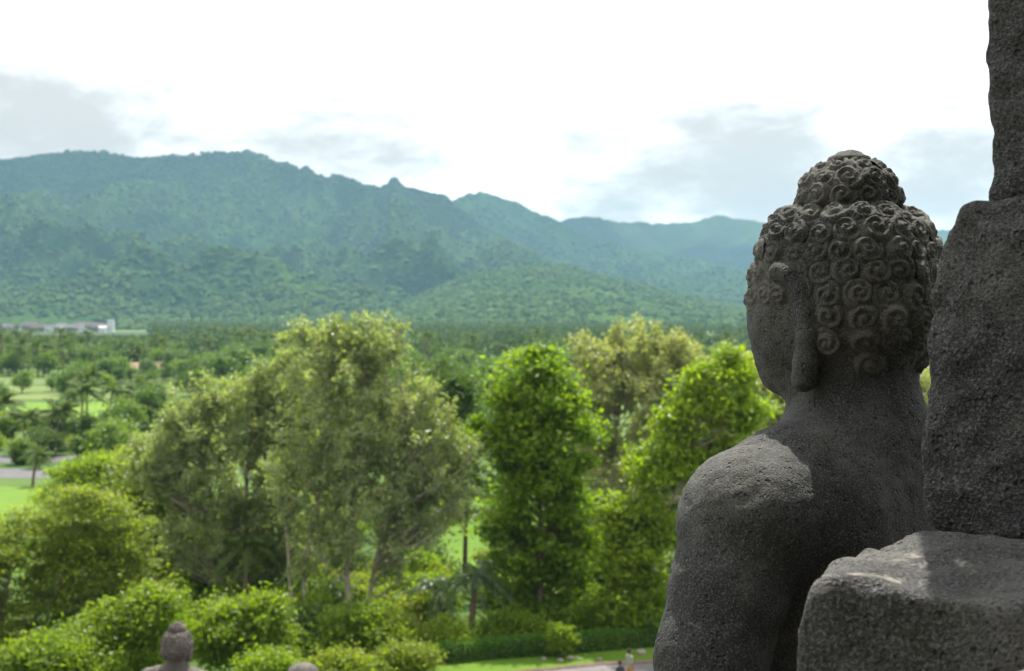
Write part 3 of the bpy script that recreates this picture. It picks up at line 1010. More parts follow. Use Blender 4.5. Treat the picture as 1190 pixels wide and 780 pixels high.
# coconut palms standing in the valley, from left
cpm = [(8, 505, 468, 175, 'coconut palm at the left edge of the bright paddy'),
       (28, 528, 486, 168, 'short coconut palm near the left end of the grey road'),
       (64, 528, 478, 168, 'coconut palm with a thin bare trunk in front of the bright paddy'),
       (95, 520, 452, 178, 'tall coconut palm before the middle of the bright paddy'),
       (101, 500, 440, 240, 'coconut palm rising behind the tall one at the paddy'),
       (127, 492, 452, 215, 'coconut palm at the right end of the bright paddy'),
       (165, 490, 444, 225, 'leaning coconut palm at the edge of the feathery tree'),
       (146, 490, 458, 230, 'small coconut palm between two taller ones right of the paddy'),
       (38, 565, 528, 139, 'young slender palm beside the grey road')]
rng = RS(62)
for (px, py, ty, d, lab) in cpm:
    d = F * H / (py - HY)
    top = P(px, ty, d)[2]
    palm('coconut_palm', lab, P(px, 0, d) * (1, 1, 0), top, (rng.uniform(-.6, .6), rng.uniform(-.4, .4)), 3.5 if d > 150 else 2.0, 22, rng, M['leaf_palm'], 'coconut palms around the paddies', False, .13, .5)

proto_palms = [palm('coconut_palm', 'far coconut palm in the belt beyond the fields', (0, 0, 0), h, (.5, .2), 3.4, 15, RS(70 + q), M['leaf_palm'], 'coconut palms of the far belt', False, .2, .5) for q, h in enumerate((9.5, 11.5, 8.0))]


# ------------------------------------------------------------------ valley trees (copies)
def proto_tree(name, label, cat, group, h, wd, mleaf, seed, n_clump=60, n_leaf=40, leaf=(.6, .36), rc=.75, tr=.2):
    rng = RS(seed)
    root = empty(name, (0, 0, 0), 0, label, cat, group)
    blobs = []
    for q in range(7):
        a = rng.uniform(0, 6.28)
        zz = rng.uniform(.3, .85)
        rr = wd * rng.uniform(.15, .42) * (1.15 - zz * .6)
        blobs.append((np.array([rr * math.cos(a), rr * math.sin(a), h * zz]), np.array([wd * .28, wd * .28, h * .17]) * rng.uniform(.75, 1.2)))
    grow(root, blobs, [np.array([(0, 0, -.1), (.1, 0, h * .3), (0, .1, h * .6), (.1, .1, h * .88)])], rng, n_clump, rc, n_leaf, leaf, mleaf, M['bark'], tr, .65, 0, .5, .4, .07)
    return root


GL = 'rounded green tree in the valley between the near trees and the fields'
GG = 'valley trees behind the near trees'
BL = 'green tree in the wooded belt beyond the paddies'
BG = 'trees of the wooded belt beyond the fields'
protos = [proto_tree('valley_tree', GL, 'tree', GG, 8.5, 7.5, M['leaf_mid'], 301), proto_tree('valley_tree', GL, 'tree', GG, 7, 7, M['leaf_mid_light'], 302), proto_tree('valley_tree', GL, 'tree', GG, 10, 7, M['leaf_mid'], 303),
          proto_tree('valley_tree', GL, 'tree', GG, 6, 6, M['leaf_mid_light'], 304)]
placed = []


def fits(x, y, r):
    for (a, b, q) in placed:
        if (a - x) ** 2 + (b - y) ** 2 < (r + q) ** 2:
            return False
    placed.append((x, y, r))
    return True


rng = RS(88)
used = set()


def drop(pool, px, d, sc, label, group):
    q = pool[rng.randint(len(pool))]
    x = (px - CX) / F * d
    if not fits(x, d, 1.3 * sc):
        return
    if q.name not in used:
        used.add(q.name)
        q.location = (x, d, 0)
        q.rotation_euler = (0, 0, rng.uniform(0, 6.28))
        q.scale = (sc, sc, sc)
        q['label'], q['group'] = label, group
    else:
        copy_tree(q, (x, d, 0), rng.uniform(0, 6.28), sc, label, group)


# undergrowth among the near trees
UG, UL = 'undergrowth shrubs between the near trees', 'leafy undergrowth shrub among the trunks of the near trees'
under = [proto_tree('undergrowth_shrub', UL, 'shrub', UG, 2.4, 2.8, M[mm], 320 + q, 34, 60, (.26, .15), .38, .05) for q, mm in enumerate(('leaf_dark', 'leaf_feather', 'leaf_bright'))]
rngu = RS(66)
for q in range(190):
    px = rngu.uniform(60, 1000) if q < 120 else rngu.uniform(180, 500)
    d = rngu.uniform(77, 112) if q < 120 else rngu.uniform(70, 92)
    if 505 < px < 565 and d > 84:
        continue
    x = (px - CX) / F * d
    if any((a_ - x) ** 2 + (b_ - d) ** 2 < 1.6 for a_, b_, r_ in placed):
        continue
    placed.append((x, d, 1.0))
    k = rngu.randint(3)
    copy_tree(under[k], (x, d, 0), rngu.uniform(0, 6.28), rngu.uniform(.5, 1.15))
for q, k in enumerate(under):
    k.location = ((330 + 90 * q - CX) / F * 79, 79, 0)
# behind the near trees, x 160..1190
for _ in range(75):
    px = rng.uniform(170, 1190)
    d = rng.uniform(105, 330)
    if 455 < px < 560 and d < 165:
        continue
    drop(protos, px, d, rng.uniform(.75, 1.15), GL, GG)
# left: hand placed clumps round the fields
hand = [(35, 512, 1, .6), (50, 505, 3, .6), (15, 515, 1, .6), (75, 522, 0, .62), (88, 518, 2, .45), (60, 530, 3, .45), (20, 540, 3, .5), (112, 520, 1, .6), (130, 515, 0, .6), (150, 508, 1, .8), (165, 500, 2, .7), (185, 498, 0, .8),
        (90, 535, 3, .5), (45, 545, 3, .35), (120, 540, 1, .7), (140, 530, 3, .8), (2, 490, 2, .7), (-30, 500, 1, .9), (-60, 520, 0, .9), (-90, 490, 2, 1.0), (25, 457, 1, .7), (60, 455, 3, .6), (85, 470, 0, .8), (95, 466, 2, .8), (82, 460, 0, .9)]
for px, py, q, s in hand:
    d = F * H / (py - HY)
    copy_tree(protos[q], ((px - CX) / F * d, d, 0), rng.uniform(0, 6.28), s, 'rounded tree among the fields at the left', 'trees among the left fields')
for q in range(34):
    px, py = rng.uniform(-60, 190), rng.choice([rng.uniform(494, 541), rng.uniform(494, 520), rng.uniform(440, 462)])
    d = F * H / (py - HY)
    if py < 470 and px < 88:
        continue
    copy_tree(under[q % 3], ((px - CX) / F * d, d, 0), rng.uniform(0, 6.28), rng.uniform(.8, 1.5), 'low shrub among the fields at the left', 'low shrubs along the left fields')
# cypress like columns
def cypress(px, py, ty, wpx, lab, seed):
    d = F * H / (py - HY)
    b = d / F
    rng = RS(seed)
    hh = P(px, ty, d)[2]
    root = empty('column_tree', P(px, 0, d) * (1, 1, 0), 0, lab, 'tree')
    grow(root, [(np.array([0, 0, hh * z]), np.array([wpx * b * .5, wpx * b * .5, hh * .22])) for z in (.3, .5, .7, .82)], [np.array([(0, 0, -.1), (0, 0, hh * .5), (0, 0, hh * .95)])], rng, 70, .3, 60, (.35, .18), M['leaf_dark'], M['bark'], .12, .8, 0, .3, .5, .03)


cypress(24, 540, 514, 8, 'dark column shaped tree near the grey road with a light top', 401)
cypress(100, 535, 482, 7, 'tall dark column tree below the tall coconut palm', 402)
# wooded belt beyond the fields; trees stay low before the village so that it shows
def cap(px, d, h, top=390.0):
    if px > 175 or d < 420:
        return 1.0
    return (H - (top - HY) * d / F) / h


for q, px in enumerate((140, 152, 172, 190, 178)):
    copy_tree(protos[q % 4], ((px - CX) / F * (345 + 5 * q), 345 + 5 * q, 0), q * 1.3, .5 + .08 * (q % 3), BL, BG)
nbelt = 0
for _ in range(900):
    if nbelt > 185:
        break
    py = rng.uniform(421, 446)
    d = F * H / (py - HY)
    px = rng.uniform(-110, 1190)
    if px < 95 and d < 376 or (135 < px < 195 and d < 400) or (870 < px < 1060):
        continue
    sc = min(rng.uniform(.75, 1.2), cap(px, d, 9.5))
    if sc > .4:
        nbelt += 1
        drop(protos, px, d, sc, BL, BG)
for _ in range(110):
    py = rng.uniform(404, 442)
    d = F * H / (py - HY)
    px = rng.uniform(-110, 560) if rng.rand() < .8 else rng.uniform(560, 860)
    if px < 95 and d < 372:
        continue
    sc = min(rng.uniform(.85, 1.25), cap(px, d, 11))
    if sc > .4:
        drop(proto_palms, px, d, sc, 'far coconut palm in the belt beyond the fields', 'coconut palms of the far belt')
# hand palms just at the edge of the belt at the left
for q, px in enumerate((-20, 2, 14, 24, 33, 44, 52, 68, 80, 96)):
    d = 378 + 9 * ((q * 7) % 5)
    copy_tree(proto_palms[q % 3], ((px - CX) / F * d, d, 0), q * 1.7, .95 + .08 * (q % 3), 'coconut palm in the row along the far field edge', 'palm row along the far field edge')

# far woods on the plain, d 800..2000 : one mass of leafy crowns
rng = RS(91)
n = 6500
d = np.sqrt(rng.uniform(430 ** 2, 2150 ** 2, n * 4))
px = rng.uniform(-700, 1900, n * 4)
x = (px - CX) / F * d
dens = fbm(np.stack([x / 260, d / 200, np.zeros_like(x)], 1), 3, 5)
hgt = rng.uniform(6, 11, len(d))
hmax = np.where(px < 175, H - (389.5 - HY) * d / F, 99)
clear = ((px < 175) & (hmax < 1.2) & (d < 2400)) | ((px > 280) & (px < 360) & (d > 1300) & (d < 1750)) | ((px > 800) & (d > 1200) & (d < 1700) & (px < 1000))
ok = ((dens > rng.uniform(-.7, .1, len(d))) | (d < 800)) & ~clear
hgt = np.minimum(hgt, hmax)
x, d, hgt = x[ok][:n], d[ok][:n], hgt[ok][:n]
n = len(x)
kk = 90
u = rng.normal(size=(n, kk, 3))
u /= np.linalg.norm(u, axis=2)[:, :, None]
c = np.stack([x, d, hgt * .55], 1)[:, None] + u * (.45 + .55 * rng.rand(n, kk, 1)) * np.stack([np.maximum(hgt, 5) * .48, np.maximum(hgt, 5) * .48, hgt * .45], 1)[:, None]
vv, ff = leaf_quads(c.reshape(-1, 3), 1.7, 1.15, rng, .6)
tag(obj('far_woods', mesh_np('far_woods', vv, ff, M['leaf_forest'])), 'far dark woods spreading over the plain below the mountains', 'woods', kind='stuff')

# ------------------------------------------------------------------ village and houses
M['white_wall'] = plain_mat('white_plaster', (.62, .62, .60), .8, .06, .3)
M['grey_wall'] = plain_mat('grey_plaster', (.12, .11, .10), .85, .15, .3)
M['tile_roof'] = plain_mat('brown_tile_roof', (.075, .06, .052), .85, .25, .5)
M['grey_roof'] = plain_mat('grey_roof', (.10, .095, .095), .8, .2, .5)
M['pale_roof'] = plain_mat('pale_metal_roof', (.40, .40, .40), .6, .1, .5)
M['tan_roof'] = plain_mat('tan_thatch_roof', (.25, .18, .11), .9, .2, 1.0)
M['window'] = plain_mat('dark_window', (.03, .035, .04), .3, .1, 1.0, .5)


def house(loc, rz, wd, dp, ht, rh, mw, mr, label, group=None, cat='house'):
    root = empty('village_house', loc, rz, label, cat, group)
    g = Geo()
    g.box((-wd / 2, -dp / 2, -.2), (wd / 2, dp / 2, ht))
    wl = obj('wall', g.mesh('wall', mw), root)
    r = Geo()
    o = .5
    v = [(-wd / 2 - o, -dp / 2 - o, ht + .01), (wd / 2 + o, -dp / 2 - o, ht + .01), (wd / 2 + o, dp / 2 + o, ht + .01), (-wd / 2 - o, dp / 2 + o, ht + .01), (-wd / 2 - o, 0, ht + rh), (wd / 2 + o, 0, ht + rh)]
    r.add(v, [(0, 1, 5, 4), (2, 3, 4, 5), (3, 2, 1, 0)])
    r.add(v, [(0, 4, 3), (1, 2, 5)])
    obj('roof', r.mesh('roof', mr), root)
    for sx in (-.28, .28):
        wg = Geo()
        wg.box((sx * wd - .6, -dp / 2 - .05, ht * .4), (sx * wd + .6, -dp / 2 + .05, ht * .8))
        obj('window', wg.mesh('window', M['window']), root)
    dg_ = Geo()
    dg_.box((-.5, -dp / 2 - .06, 0), (.5, -dp / 2 + .04, min(2.1, ht * .8)))
    obj('door', dg_.mesh('door', M['bark']), root)
    return root


rng = RS(99)
d0 = 1360
hx = lambda px, d: np.array([(px - CX) / F * d, d, 0])
tower = empty('white_tower_building', hx(129, 1330), .15, 'tall white block building standing out at the right end of the village', 'building')
g = Geo()
g.box((-2.8, -2.8, -.2), (2.8, 2.8, 11.5))
obj('wall', g.mesh('wall', M['white_wall']), tower)
g = Geo()
g.box((-3.0, -3.0, 11.51), (3.0, 3.0, 11.9))
obj('roof', g.mesh('roof', M['pale_roof']), tower)
for zz in (2, 5.2, 8.4):
    for sx in (-1.4, 1.4):
        g = Geo()
        g.box((sx - .6, -2.86, zz), (sx + .6, -2.75, zz + 1.6))
        obj('window', g.mesh('window', M['window']), tower)
house(hx(120, 1325), .1, 7, 6, 4.0, 2, M['white_wall'], M['pale_roof'], 'white house with pale roof touching the tall white block building')
house(hx(95, 1320), -.1, 7, 6, 3.6, 2.2, M['white_wall'], M['grey_roof'], 'white grey roofed house in the middle of the village')
house(hx(57, 1330), .25, 7, 6, 3.8, 2.4, M['white_wall'], M['grey_roof'], 'white grey roofed house at the left of the village')
house(hx(72, 1420), .1, 9, 8, 5.5, 2.2, M['white_wall'], M['grey_roof'], 'white grey roofed house set back in the village')
house(hx(148, 372), .2, 5, 5, 2.4, 1.8, M['grey_wall'], M['tan_roof'], 'tan roofed farmhouse among the palms, left one of two')
house(hx(184, 380), -.2, 6, 5, 2.4, 1.8, M['grey_wall'], M['tan_roof'], 'tan roofed farmhouse beside the feathery tree, right one of two')
hp_ = house(hx(45, 1350), .1, 13, 10, 4.0, 3.4, M['grey_wall'], M['tile_roof'], 'brown roofed grey house in the crowded far village', 'brown roofed village houses')
hg_ = house(hx(83, 1345), -.1, 12, 9, 4.0, 3.0, M['grey_wall'], M['grey_roof'], 'grey roofed grey house in the crowded far village', 'grey roofed village houses')
for q in range(22):
    px = rng.uniform(-60, 118)
    d = rng.uniform(1340, 1560)
    if not fits(*hx(px, d)[:2], 7):
        continue
    if q % 3:
        copy_tree(hp_, hx(px, d), rng.uniform(-.5, .5), rng.uniform(.8, 1.2))
    else:
        copy_tree(hg_, hx(px, d), rng.uniform(-.5, .5), rng.uniform(.8, 1.2))

for q in range(34):
    px, d = rng.uniform(-50, 150), rng.uniform(1290, 1340) if q % 3 else rng.uniform(1400, 1600)
    copy_tree(protos[q % 4], hx(px, d), rng.uniform(0, 6), rng.uniform(.35, .6), 'small dark tree among the houses of the far village', 'trees in the far village')

# ------------------------------------------------------------------ temple terraces (below the frame)
ter = empty('temple_terrace', (0, 0, 0), 0, 'stepped dark stone temple terrace carrying the statues', 'temple')
TX, TY = 0.574, 2.45                                   # foot point of the large statue
for q, (y1, z0, z1, wx) in enumerate(((-9.0, 22.0, 29.0, 18), (-3.2, 15.4, 22.0, 24), (3.75, 12.0, 15.4, 30), (16.6, 6.0, 12.0, 45), (32, -.3, 6.0, 60))):
    g = Geo()
    g.box((-wx, -40 - q, z0), (wx, y1, z1))
    g.box((-wx - .15, y1 + .002, z1 - .35), (wx + .15, y1 + .16, z1 - .05))
    obj('terrace_step', g.mesh('terrace_step', M['terrace']), ter)

# ------------------------------------------------------------------ stone Buddha
PHI = math.radians(45)


def mir(p):
    return np.stack([np.abs(p[..., 0]), p[..., 1], p[..., 2]], -1)


def ear_sdf(p):
    q = mir(p)
    ear = sd_chain(q, [((.131, .050, .008), .011), ((.144, .032, .018), .0145), ((.148, .008, .013), .0145), ((.148, -.014, -.012), .0128), ((.1475, -.025, -.05), .0132), ((.146, -.026, -.090), .016), ((.141, -.020, -.130), .020), ((.135, -.012, -.160), .023)], .012)
    ear = smin(ear, sd_ell(q, (.138, -.012, -.03), (.014, .030, .05)), .012)
    return smax(ear, -sd_ell(q, (.150, .012, -.115), (.034, .0085, .055)), .006)


def statue_sdf(p):
    d = smin(buddha_sdf(p), ear_sdf(p), .010)
    return d


def buddha_sdf(p):
    q = mir(p)
    d = sd_super(p, (0, -.012, .006), (.137, .147, .138), 2.75)
    d = smin(d, sd_ell(p, (0, -.03, -.05), (.136, .135, .122)), .05)
    d = smin(d, sd_ell(p, (0, .036, -.076), (.139, .118, .132)), .05)            # cheeks and jaw
    d = smin(d, sd_ell(p, (0, .095, -.15), (.06, .055, .05)), .05)               # chin
    d = smin(d, sd_cone(p, (0, .138, .0), (0, .158, -.07), .014, .020), .02)     # nose
    d = smin(d, sd_cone(q, (.02, .142, .022), (.085, .112, .018), .010, .008), .02)   # brow
    d = smin(d, sd_ell(q, (.05, .128, -.012), (.027, .016, .011)), .008)         # eyelids
    d = smin(d, sd_ell(p, (0, .148, -.108), (.036, .014, .008)), .008)           # lips
    d = smin(d, sd_ell(p, (0, .146, -.124), (.030, .014, .009)), .008)
    d = smin(d, sd_ell(p, (0, -.015, .142), (.084, .084, .072)), .012)            # ushnisha
    # neck
    d = smin(d, sd_cone(p, (0, -.022, -.10), (0, -.032, -.26), .101, .114), .03)
    # torso
    b = sd_ell(p, (0, -.01, -.50), (.285, .165, .285))
    b = smin(b, sd_ell(p, (0, -.01, -.80), (.235, .165, .22)), .08)
    b = smin(b, sd_cone(q, (.0, -.03, -.315), (.19, -.03, -.338), .118, .104), .03)
    b = smin(b, sd_cone(q, (.0, -.035, -.335), (.30, -.03, -.372), .108, .104), .05)   # trapezius, shoulder line
    b = smin(b, sd_ell(q, (.15, -.08, -.46), (.12, .095, .15)), .06)             # shoulder blades
    b = smin(b, sd_ell(q, (.318, -.025, -.385), (.098, .10, .105)), .05)         # shoulders
    d = smin(d, b, .055)
    arm = sd_chain(q, [((.325, -.025, -.40), .096), ((.362, -.025, -.48), .088), ((.402, -.02, -.58), .083), ((.435, -.02, -.74), .070)], .02)
    d = smin(d, arm, .022)
    d = smin(d, sd_chain(q, [((.435, -.02, -.74), .070), ((.30, .20, -.83), .058), ((.12, .30, -.865), .045)], .03), .02)
    # hands in the lap, palms up with five fingers each
    d = smin(d, sd_ell(q, (.055, .315, -.872), (.062, .040, .022)), .02)
    for k in range(4):
        d = smin(d, sd_cone(q, (.02, .30 + k * .018, -.866), (-.052, .305 + k * .018, -.862 + .002 * k), .0115, .009), .004)
    d = smin(d, sd_cone(q, (.075, .29, -.858), (.012, .275, -.842), .013, .009), .006)
    # crossed legs
    d = smin(d, sd_chain(q, [((.11, -.02, -.93), .125), ((.28, .13, -.945), .115), ((.44, .27, -.955), .090)], .03), .05)
    d = smin(d, sd_chain(q, [((.44, .27, -.955), .088), ((.20, .37, -.955), .075), ((.0, .38, -.94), .06)], .03), .04)
    d = smin(d, sd_ell(p, (0, .02, -.98), (.33, .24, .07)), .04)
    # ears with long lobes
    # broken, flat bottom
    d = smax(d, -(p[..., 2] + 1.03), .02)
    # chiselled and weathered relief
    d = d + .0022 * vnoise(p * 34, 3) + .0016 * vnoise(p * 78, 4) + .0025 * vnoise(p * 9, 5)
    return d


bv, bf = nets(statue_sdf, (-.57, -.27, -1.05), (.57, .52, .255), .0052)
body_me = mesh_np('buddha_body', bv, bf, M['statue'], True)


# snail curls: spiral discs seated on the skull
def curl_disc(R, hgt, turns, sgn, na=36, nr=13):
    r = np.linspace(0, 1, nr)[:, None]
    th = np.linspace(0, 2 * math.pi, na, endpoint=False)[None]
    dome = hgt * (1 - r ** 2.6) - .004 * r ** 8
    sp = np.cos(2 * math.pi * turns * r ** .85 - sgn * th + np.pi)
    amp = .0034 * np.clip(r * 4, 0, 1) * np.clip((1.04 - r) * 6, 0, 1)
    z = dome + amp * sp * .8 + .003 * np.exp(-(r / .16) ** 2)
    x = R * r * np.cos(th)
    y = R * r * np.sin(th)
    v = np.stack([x, y, z], -1).reshape(-1, 3)
    i = np.arange(nr - 1)[:, None] * na
    j = np.arange(na)[None]
    k = (j + 1) % na
    return v, np.stack([i + j, i + k, i + na + k, i + na + j], -1).reshape(-1, 4)


def march(o, d):
    t = 0.0
    for _ in range(40):
        s = float(buddha_sdf((o + d * t)[None].astype(np.float32))[0])
        t += s * .8
        if s < .0008:
            break
    return o + d * t


def grad(p):
    e = .004
    q = np.array([p + np.array(v) * e for v in ((1, 0, 0), (-1, 0, 0), (0, 1, 0), (0, -1, 0), (0, 0, 1), (0, 0, -1))], np.float32)
    s = buddha_sdf(q)
    g = np.array([s[0] - s[1], s[2] - s[3], s[4] - s[5]])
    return g / np.linalg.norm(g)


rng = RS(17)
hair = Geo()


def seat_curl(pos, nrm, R, hgt):
    up = np.array([0, 0, 1.0])
    t = np.cross(up, nrm)
    t /= np.linalg.norm(t) + 1e-9
    b = np.cross(nrm, t)
    a = rng.uniform(0, 6.28)
    t, b = t * math.cos(a) + b * math.sin(a), b * math.cos(a) - t * math.sin(a)
    vv, ff = curl_disc(R * rng.uniform(.90, 1.10), hgt * rng.uniform(.65, 1.2), rng.uniform(1.9, 2.4), 1)
    w3 = pos - nrm * .003 + vv[:, :1] * t + vv[:, 1:2] * b + vv[:, 2:] * nrm
    w3 = w3 + nrm * (.0018 * vnoise(w3 * 150, 8) + .0026 * vnoise(w3 * 45, 9))[:, None]
    hair.add(w3, ff)


for row, (lat, cnt) in enumerate(((-47.5, 16), (-34, 19), (-20.5, 20), (-7, 21), (6.5, 21), (20, 20), (33.5, 18), (47, 15), (60, 11))):
    m_ = {-47.5: 6, -34: 7, -20.5: 8}.get(lat, 0)
    azs = [1.90 + .17 * (row % 2) + (2 * math.pi - 3.80 - .17 * (row % 2)) * q / (m_ - 1) for q in range(m_)] if m_ else [(q + .5 * (row % 2)) / cnt * 2 * math.pi for q in range(cnt)]
    for az in azs:
        az += rng.uniform(-.045, .045)
        la = math.radians(lat + rng.uniform(-1.3, 1.3))
        d = np.array([math.sin(az) * math.cos(la), math.cos(az) * math.cos(la), math.sin(la)])
        ang = abs((az + math.pi) % (2 * math.pi) - math.pi)        # 0 = face
        if ang < 1.42 and lat < -8:
            continue
        if 1.42 <= ang < 1.86 and lat < -8:
            continue
        o = np.array([0, -.015, 0.0])
        p = march(o + d * .34, -d)
        if np.linalg.norm(p - o) > .20 or (p[2] > .128 and np.hypot(p[0], p[1] + .015) < .088):
            continue
        seat_curl(p, grad(p), .0296, .0112)
for lat, cnt in ((4, 12), (27, 10), (52, 7)):
    for q in range(cnt):
        az = (q + .5 * (lat == 27)) / cnt * 2 * math.pi + .1
        la = math.radians(lat)
        d = np.array([math.sin(az) * math.cos(la), math.cos(az) * math.cos(la), math.sin(la)])
        o = np.array([0, -.015, .142])
        p = march(o + d * .16, -d)
        seat_curl(p, grad(p), .0268, .0100)
knob = Geo()
knob.lathe([(.0, .231), (.012, .2305), (.02, .228), (.026, .223), (.036, .219), (.038, .213), (.036, .204), (.0, .195)], 28, (0, -.015, 0))
kv = np.concatenate(knob.v)
hair.add(kv + .0015 * vnoise(kv * 90, 2)[:, None], np.concatenate(knob.f4))
hair_me = hair.mesh('snail_curls', M['hair'], True)

ped = Geo()
prof = [(.0, 0), (.62, 0), (.62, .16), (.56, .20), (.50, .26), (.52, .34), (.60, .44), (.64, .52), (.62, .60), (.0, .605)]
ped.lathe(prof, 48)
ped_me = ped.mesh('lotus_pedestal', M['terrace'], False)


def buddha(head, phi, label):
    root = empty('buddha_statue', (head[0], head[1], head[2] - 1.03), phi, label, 'statue', 'stone buddha statues')
    b = obj('body', body_me, root, (0, 0, 1.03))
    obj('hair_curls', hair_me, root, (0, 0, 1.03))
    pd = empty('statue_pedestal', (head[0], head[1], 0), phi, None)
    tag(pd, 'round stone pedestal under the ' + ('large near' if phi > 0 else 'small far') + ' statue', 'pedestal')
    return root, pd


HB = np.array([*P(978, 330, 2.45)])
HB[0] -= .0
b1, pd1 = buddha(HB, PHI, 'large dark stone buddha seen from behind, close to the camera at the right')
HS = P(206.5, 748, 14.6)
b2, pd2 = buddha(HS, math.radians(-14), 'small far stone buddha, head and shoulders at the bottom left')
for pd, hd_, fl in ((pd1, HB, 15.4), (pd2, HS, 12.0)):
    hh = hd_[2] - 1.03 - fl
    pd.location = (hd_[0], hd_[1], fl)
    o = obj('base_drum', ped_me, pd)
    o.scale = (1, 1, hh / .602)

M['small_statue'] = stone_mat('brownish_statue_stone', base=(.105, .094, .082), warm=(.145, .13, .11), sc=.6, lichen=.7, bump=.5)
for ch in b2.children:
    ch.material_slots[0].link = 'OBJECT'
    ch.material_slots[0].material = M['small_statue']
# rounded stone finial at the bottom edge
fin = empty('stone_finial', (*P(352, 0, 14.4)[:2], 12.0), 0, 'rounded grey stone finial top just showing at the bottom edge', 'finial')
fz = P(0, 770.5, 14.4)[2] - 12.0
g = Geo()
g.lathe([(.0, fz), (.05, fz - .003), (.10, fz - .02), (.14, fz - .05), (.165, fz - .10), (.18, fz - .2), (.21, fz - .42), (.22, fz - .5), (.20, fz - .5), (.0, fz - .5)], 28)
obj('bell', g.mesh('bell', M['small_statue'], True), fin)
g = Geo()
g.box((-.34, -.34, 0), (.34, .34, fz - .62))
g.lathe([(.0, fz - .502), (.28, fz - .503), (.28, fz - .62), (.0, fz - .621)], 24)
obj('base', g.mesh('base', M['terrace']), fin)

# ------------------------------------------------------------------ rough stone blocks at the right, laid out in the statue's frame
CP, SP = math.cos(PHI), math.sin(PHI)


def to_local(p):
    dx, dy = p[0] - HB[0], p[1] - HB[1]
    return np.array([dx * CP + dy * SP, -dx * SP + dy * CP])


def on_plane(px, py, xl):
    """local (y, z) of photo pixel on the local plane x = xl"""
    a = (px - CX) / F
    o = to_local((0, 0))
    dx, dy = a * CP + SP, -a * SP + CP
    t = (xl - o[0]) / dx
    return o[1] + t * dy, H + (HY - py) / F * t


def sd_poly(y, z, poly):
    poly = np.asarray(poly, float)
    d = np.full(y.shape, 1e9)
    s = np.ones(y.shape)
    n = len(poly)
    j = n - 1
    for i in range(n):
        ex, ey = poly[j] - poly[i]
        wx, wy = y - poly[i, 0], z - poly[i, 1]
        t = np.clip((wx * ex + wy * ey) / (ex * ex + ey * ey), 0, 1)
        d = np.minimum(d, (wx - ex * t) ** 2 + (wy - ey * t) ** 2)
        c1 = z >= poly[i, 1]
        c2 = z < poly[j, 1]
        c3 = ex * wy > ey * wx
        flip = (c1 & c2 & c3) | (~c1 & ~c2 & ~c3)
        s = np.where(flip, -s, s)
        j = i
    return s * np.sqrt(d)


def rough_block(name, label, poly, x0, x1, mat, h=.008, rough=.010, seed=0, rnd=.02, top_tilt=None):
    poly = np.asarray(poly)

    def fn(p):
        dp = sd_poly(p[..., 1], p[..., 2], poly) + rnd
        dx = np.maximum(x0 - p[..., 0], p[..., 0] - x1) + rnd
        d = np.minimum(np.maximum(dp, dx), 0) + np.hypot(np.maximum(dp, 0), np.maximum(dx, 0)) - rnd
        n = fbm(p * 6.0 + seed, 3, seed, .55)
        r2 = fbm(p * 21.0 + seed, 3, seed + 7, .6)
        pit = np.clip(vnoise(p * 55, seed + 2) - .45, 0, 1)
        return d + rough * (n * .9 + r2 * 1.0) + .006 * vnoise(p * 40, seed + 4) + .006 * pit - .002
    z0, z1 = poly[:, 1].min() - .04, poly[:, 1].max() + .04
    y0, y1 = poly[:, 0].min() - .04, poly[:, 0].max() + .04
    v, f = nets(fn, (x0 - .04, y0, z0), (x1 + .04, y1, z1), h)
    # local frame has its origin at the statue foot point, z is world height
    zb = poly[:, 1].min()
    v[:, 2] -= zb
    o = obj(name, mesh_np(name, v, f, mat, True))
    o.location = (HB[0], HB[1], zb)
    o.rotation_euler = (0, 0, PHI)
    return tag(o, label, 'stone block')


XB, XC = -.47, -.79
ZT = P(0, 600, 1.85)[2] - .004          # top of the lowest block
polyB = [on_plane(px + 3, py, XB) for px, py in [(1072, 586), (1068, 540), (1071, 480), (1076, 425), (1071, 398), (1077, 350), (1088, 300), (1098, 272), (1113, 238), (1122, 231), (1150, 230), (1200, 227)]]
yb_back = polyB[0][0] - .62
polyB += [(yb_back, polyB[-1][1]), (yb_back, ZT - .014), (polyB[0][0] - .02, ZT - .014)]
rough_block('stone_block', 'tall rough grey stone block leaning beside the large stone head', [(a_, b_ - .014 * (k_ == 0)) for k_, (a_, b_) in enumerate(polyB)], XB, .12, M['block'], .0068, .0058, 3, .007)
zA = max(p[1] for p in polyB[8:12])
polyA = [on_plane(px, py, XB + .03) for px, py in [(1149, 229), (1150, 205), (1149, 180), (1149.5, 150), (1148, 125), (1147.5, 95), (1148.5, 70), (1148.5, 45), (1150, 20), (1150, -10), (1153, -90), (1151, -170)]]
polyA[0] = (polyA[0][0], zA - .022)
ya = polyA[0][0] - .5
polyA += [(ya, polyA[-1][1]), (ya, zA - .022)]
rough_block('stone_block', 'topmost rough stone block running out of the top right of the photo', polyA, XB + .03, .10, M['block'], .0068, .0062, 9, .006)
# lowest block: worn top corner towards the statue
def W(px, d):
    return to_local(((px - CX) / F * d, d))


yC = -.36
cA, cE, cF = W(985, 1.66), W(1075, 1.85), W(927, 1.462)
cG = W(1190, 1.31)
back_dir = (cE - cA) / np.linalg.norm(cE - cA)
front_dir = (cG - cF) / np.linalg.norm(cG - cF)
plan_c = [cE + back_dir * .62, cA, W(950, 1.575), cF, cF + front_dir * .9, cF + front_dir * .9 + back_dir * 1.1]
# worn corner: the plane through three points of its outline
zc = lambda py, d: H + (HY - py) / F * d
q0 = np.array([*cA, ZT + .004])
q1 = np.array([*W(958, 1.452), ZT + .002])
q2 = np.array([*W(927, 1.462), zc(722, 1.462)])
nn = np.cross(q1 - q0, q2 - q0)
nn /= np.linalg.norm(nn)
if nn @ np.array([*(cA - cG), 0]) < 0:
    nn = -nn


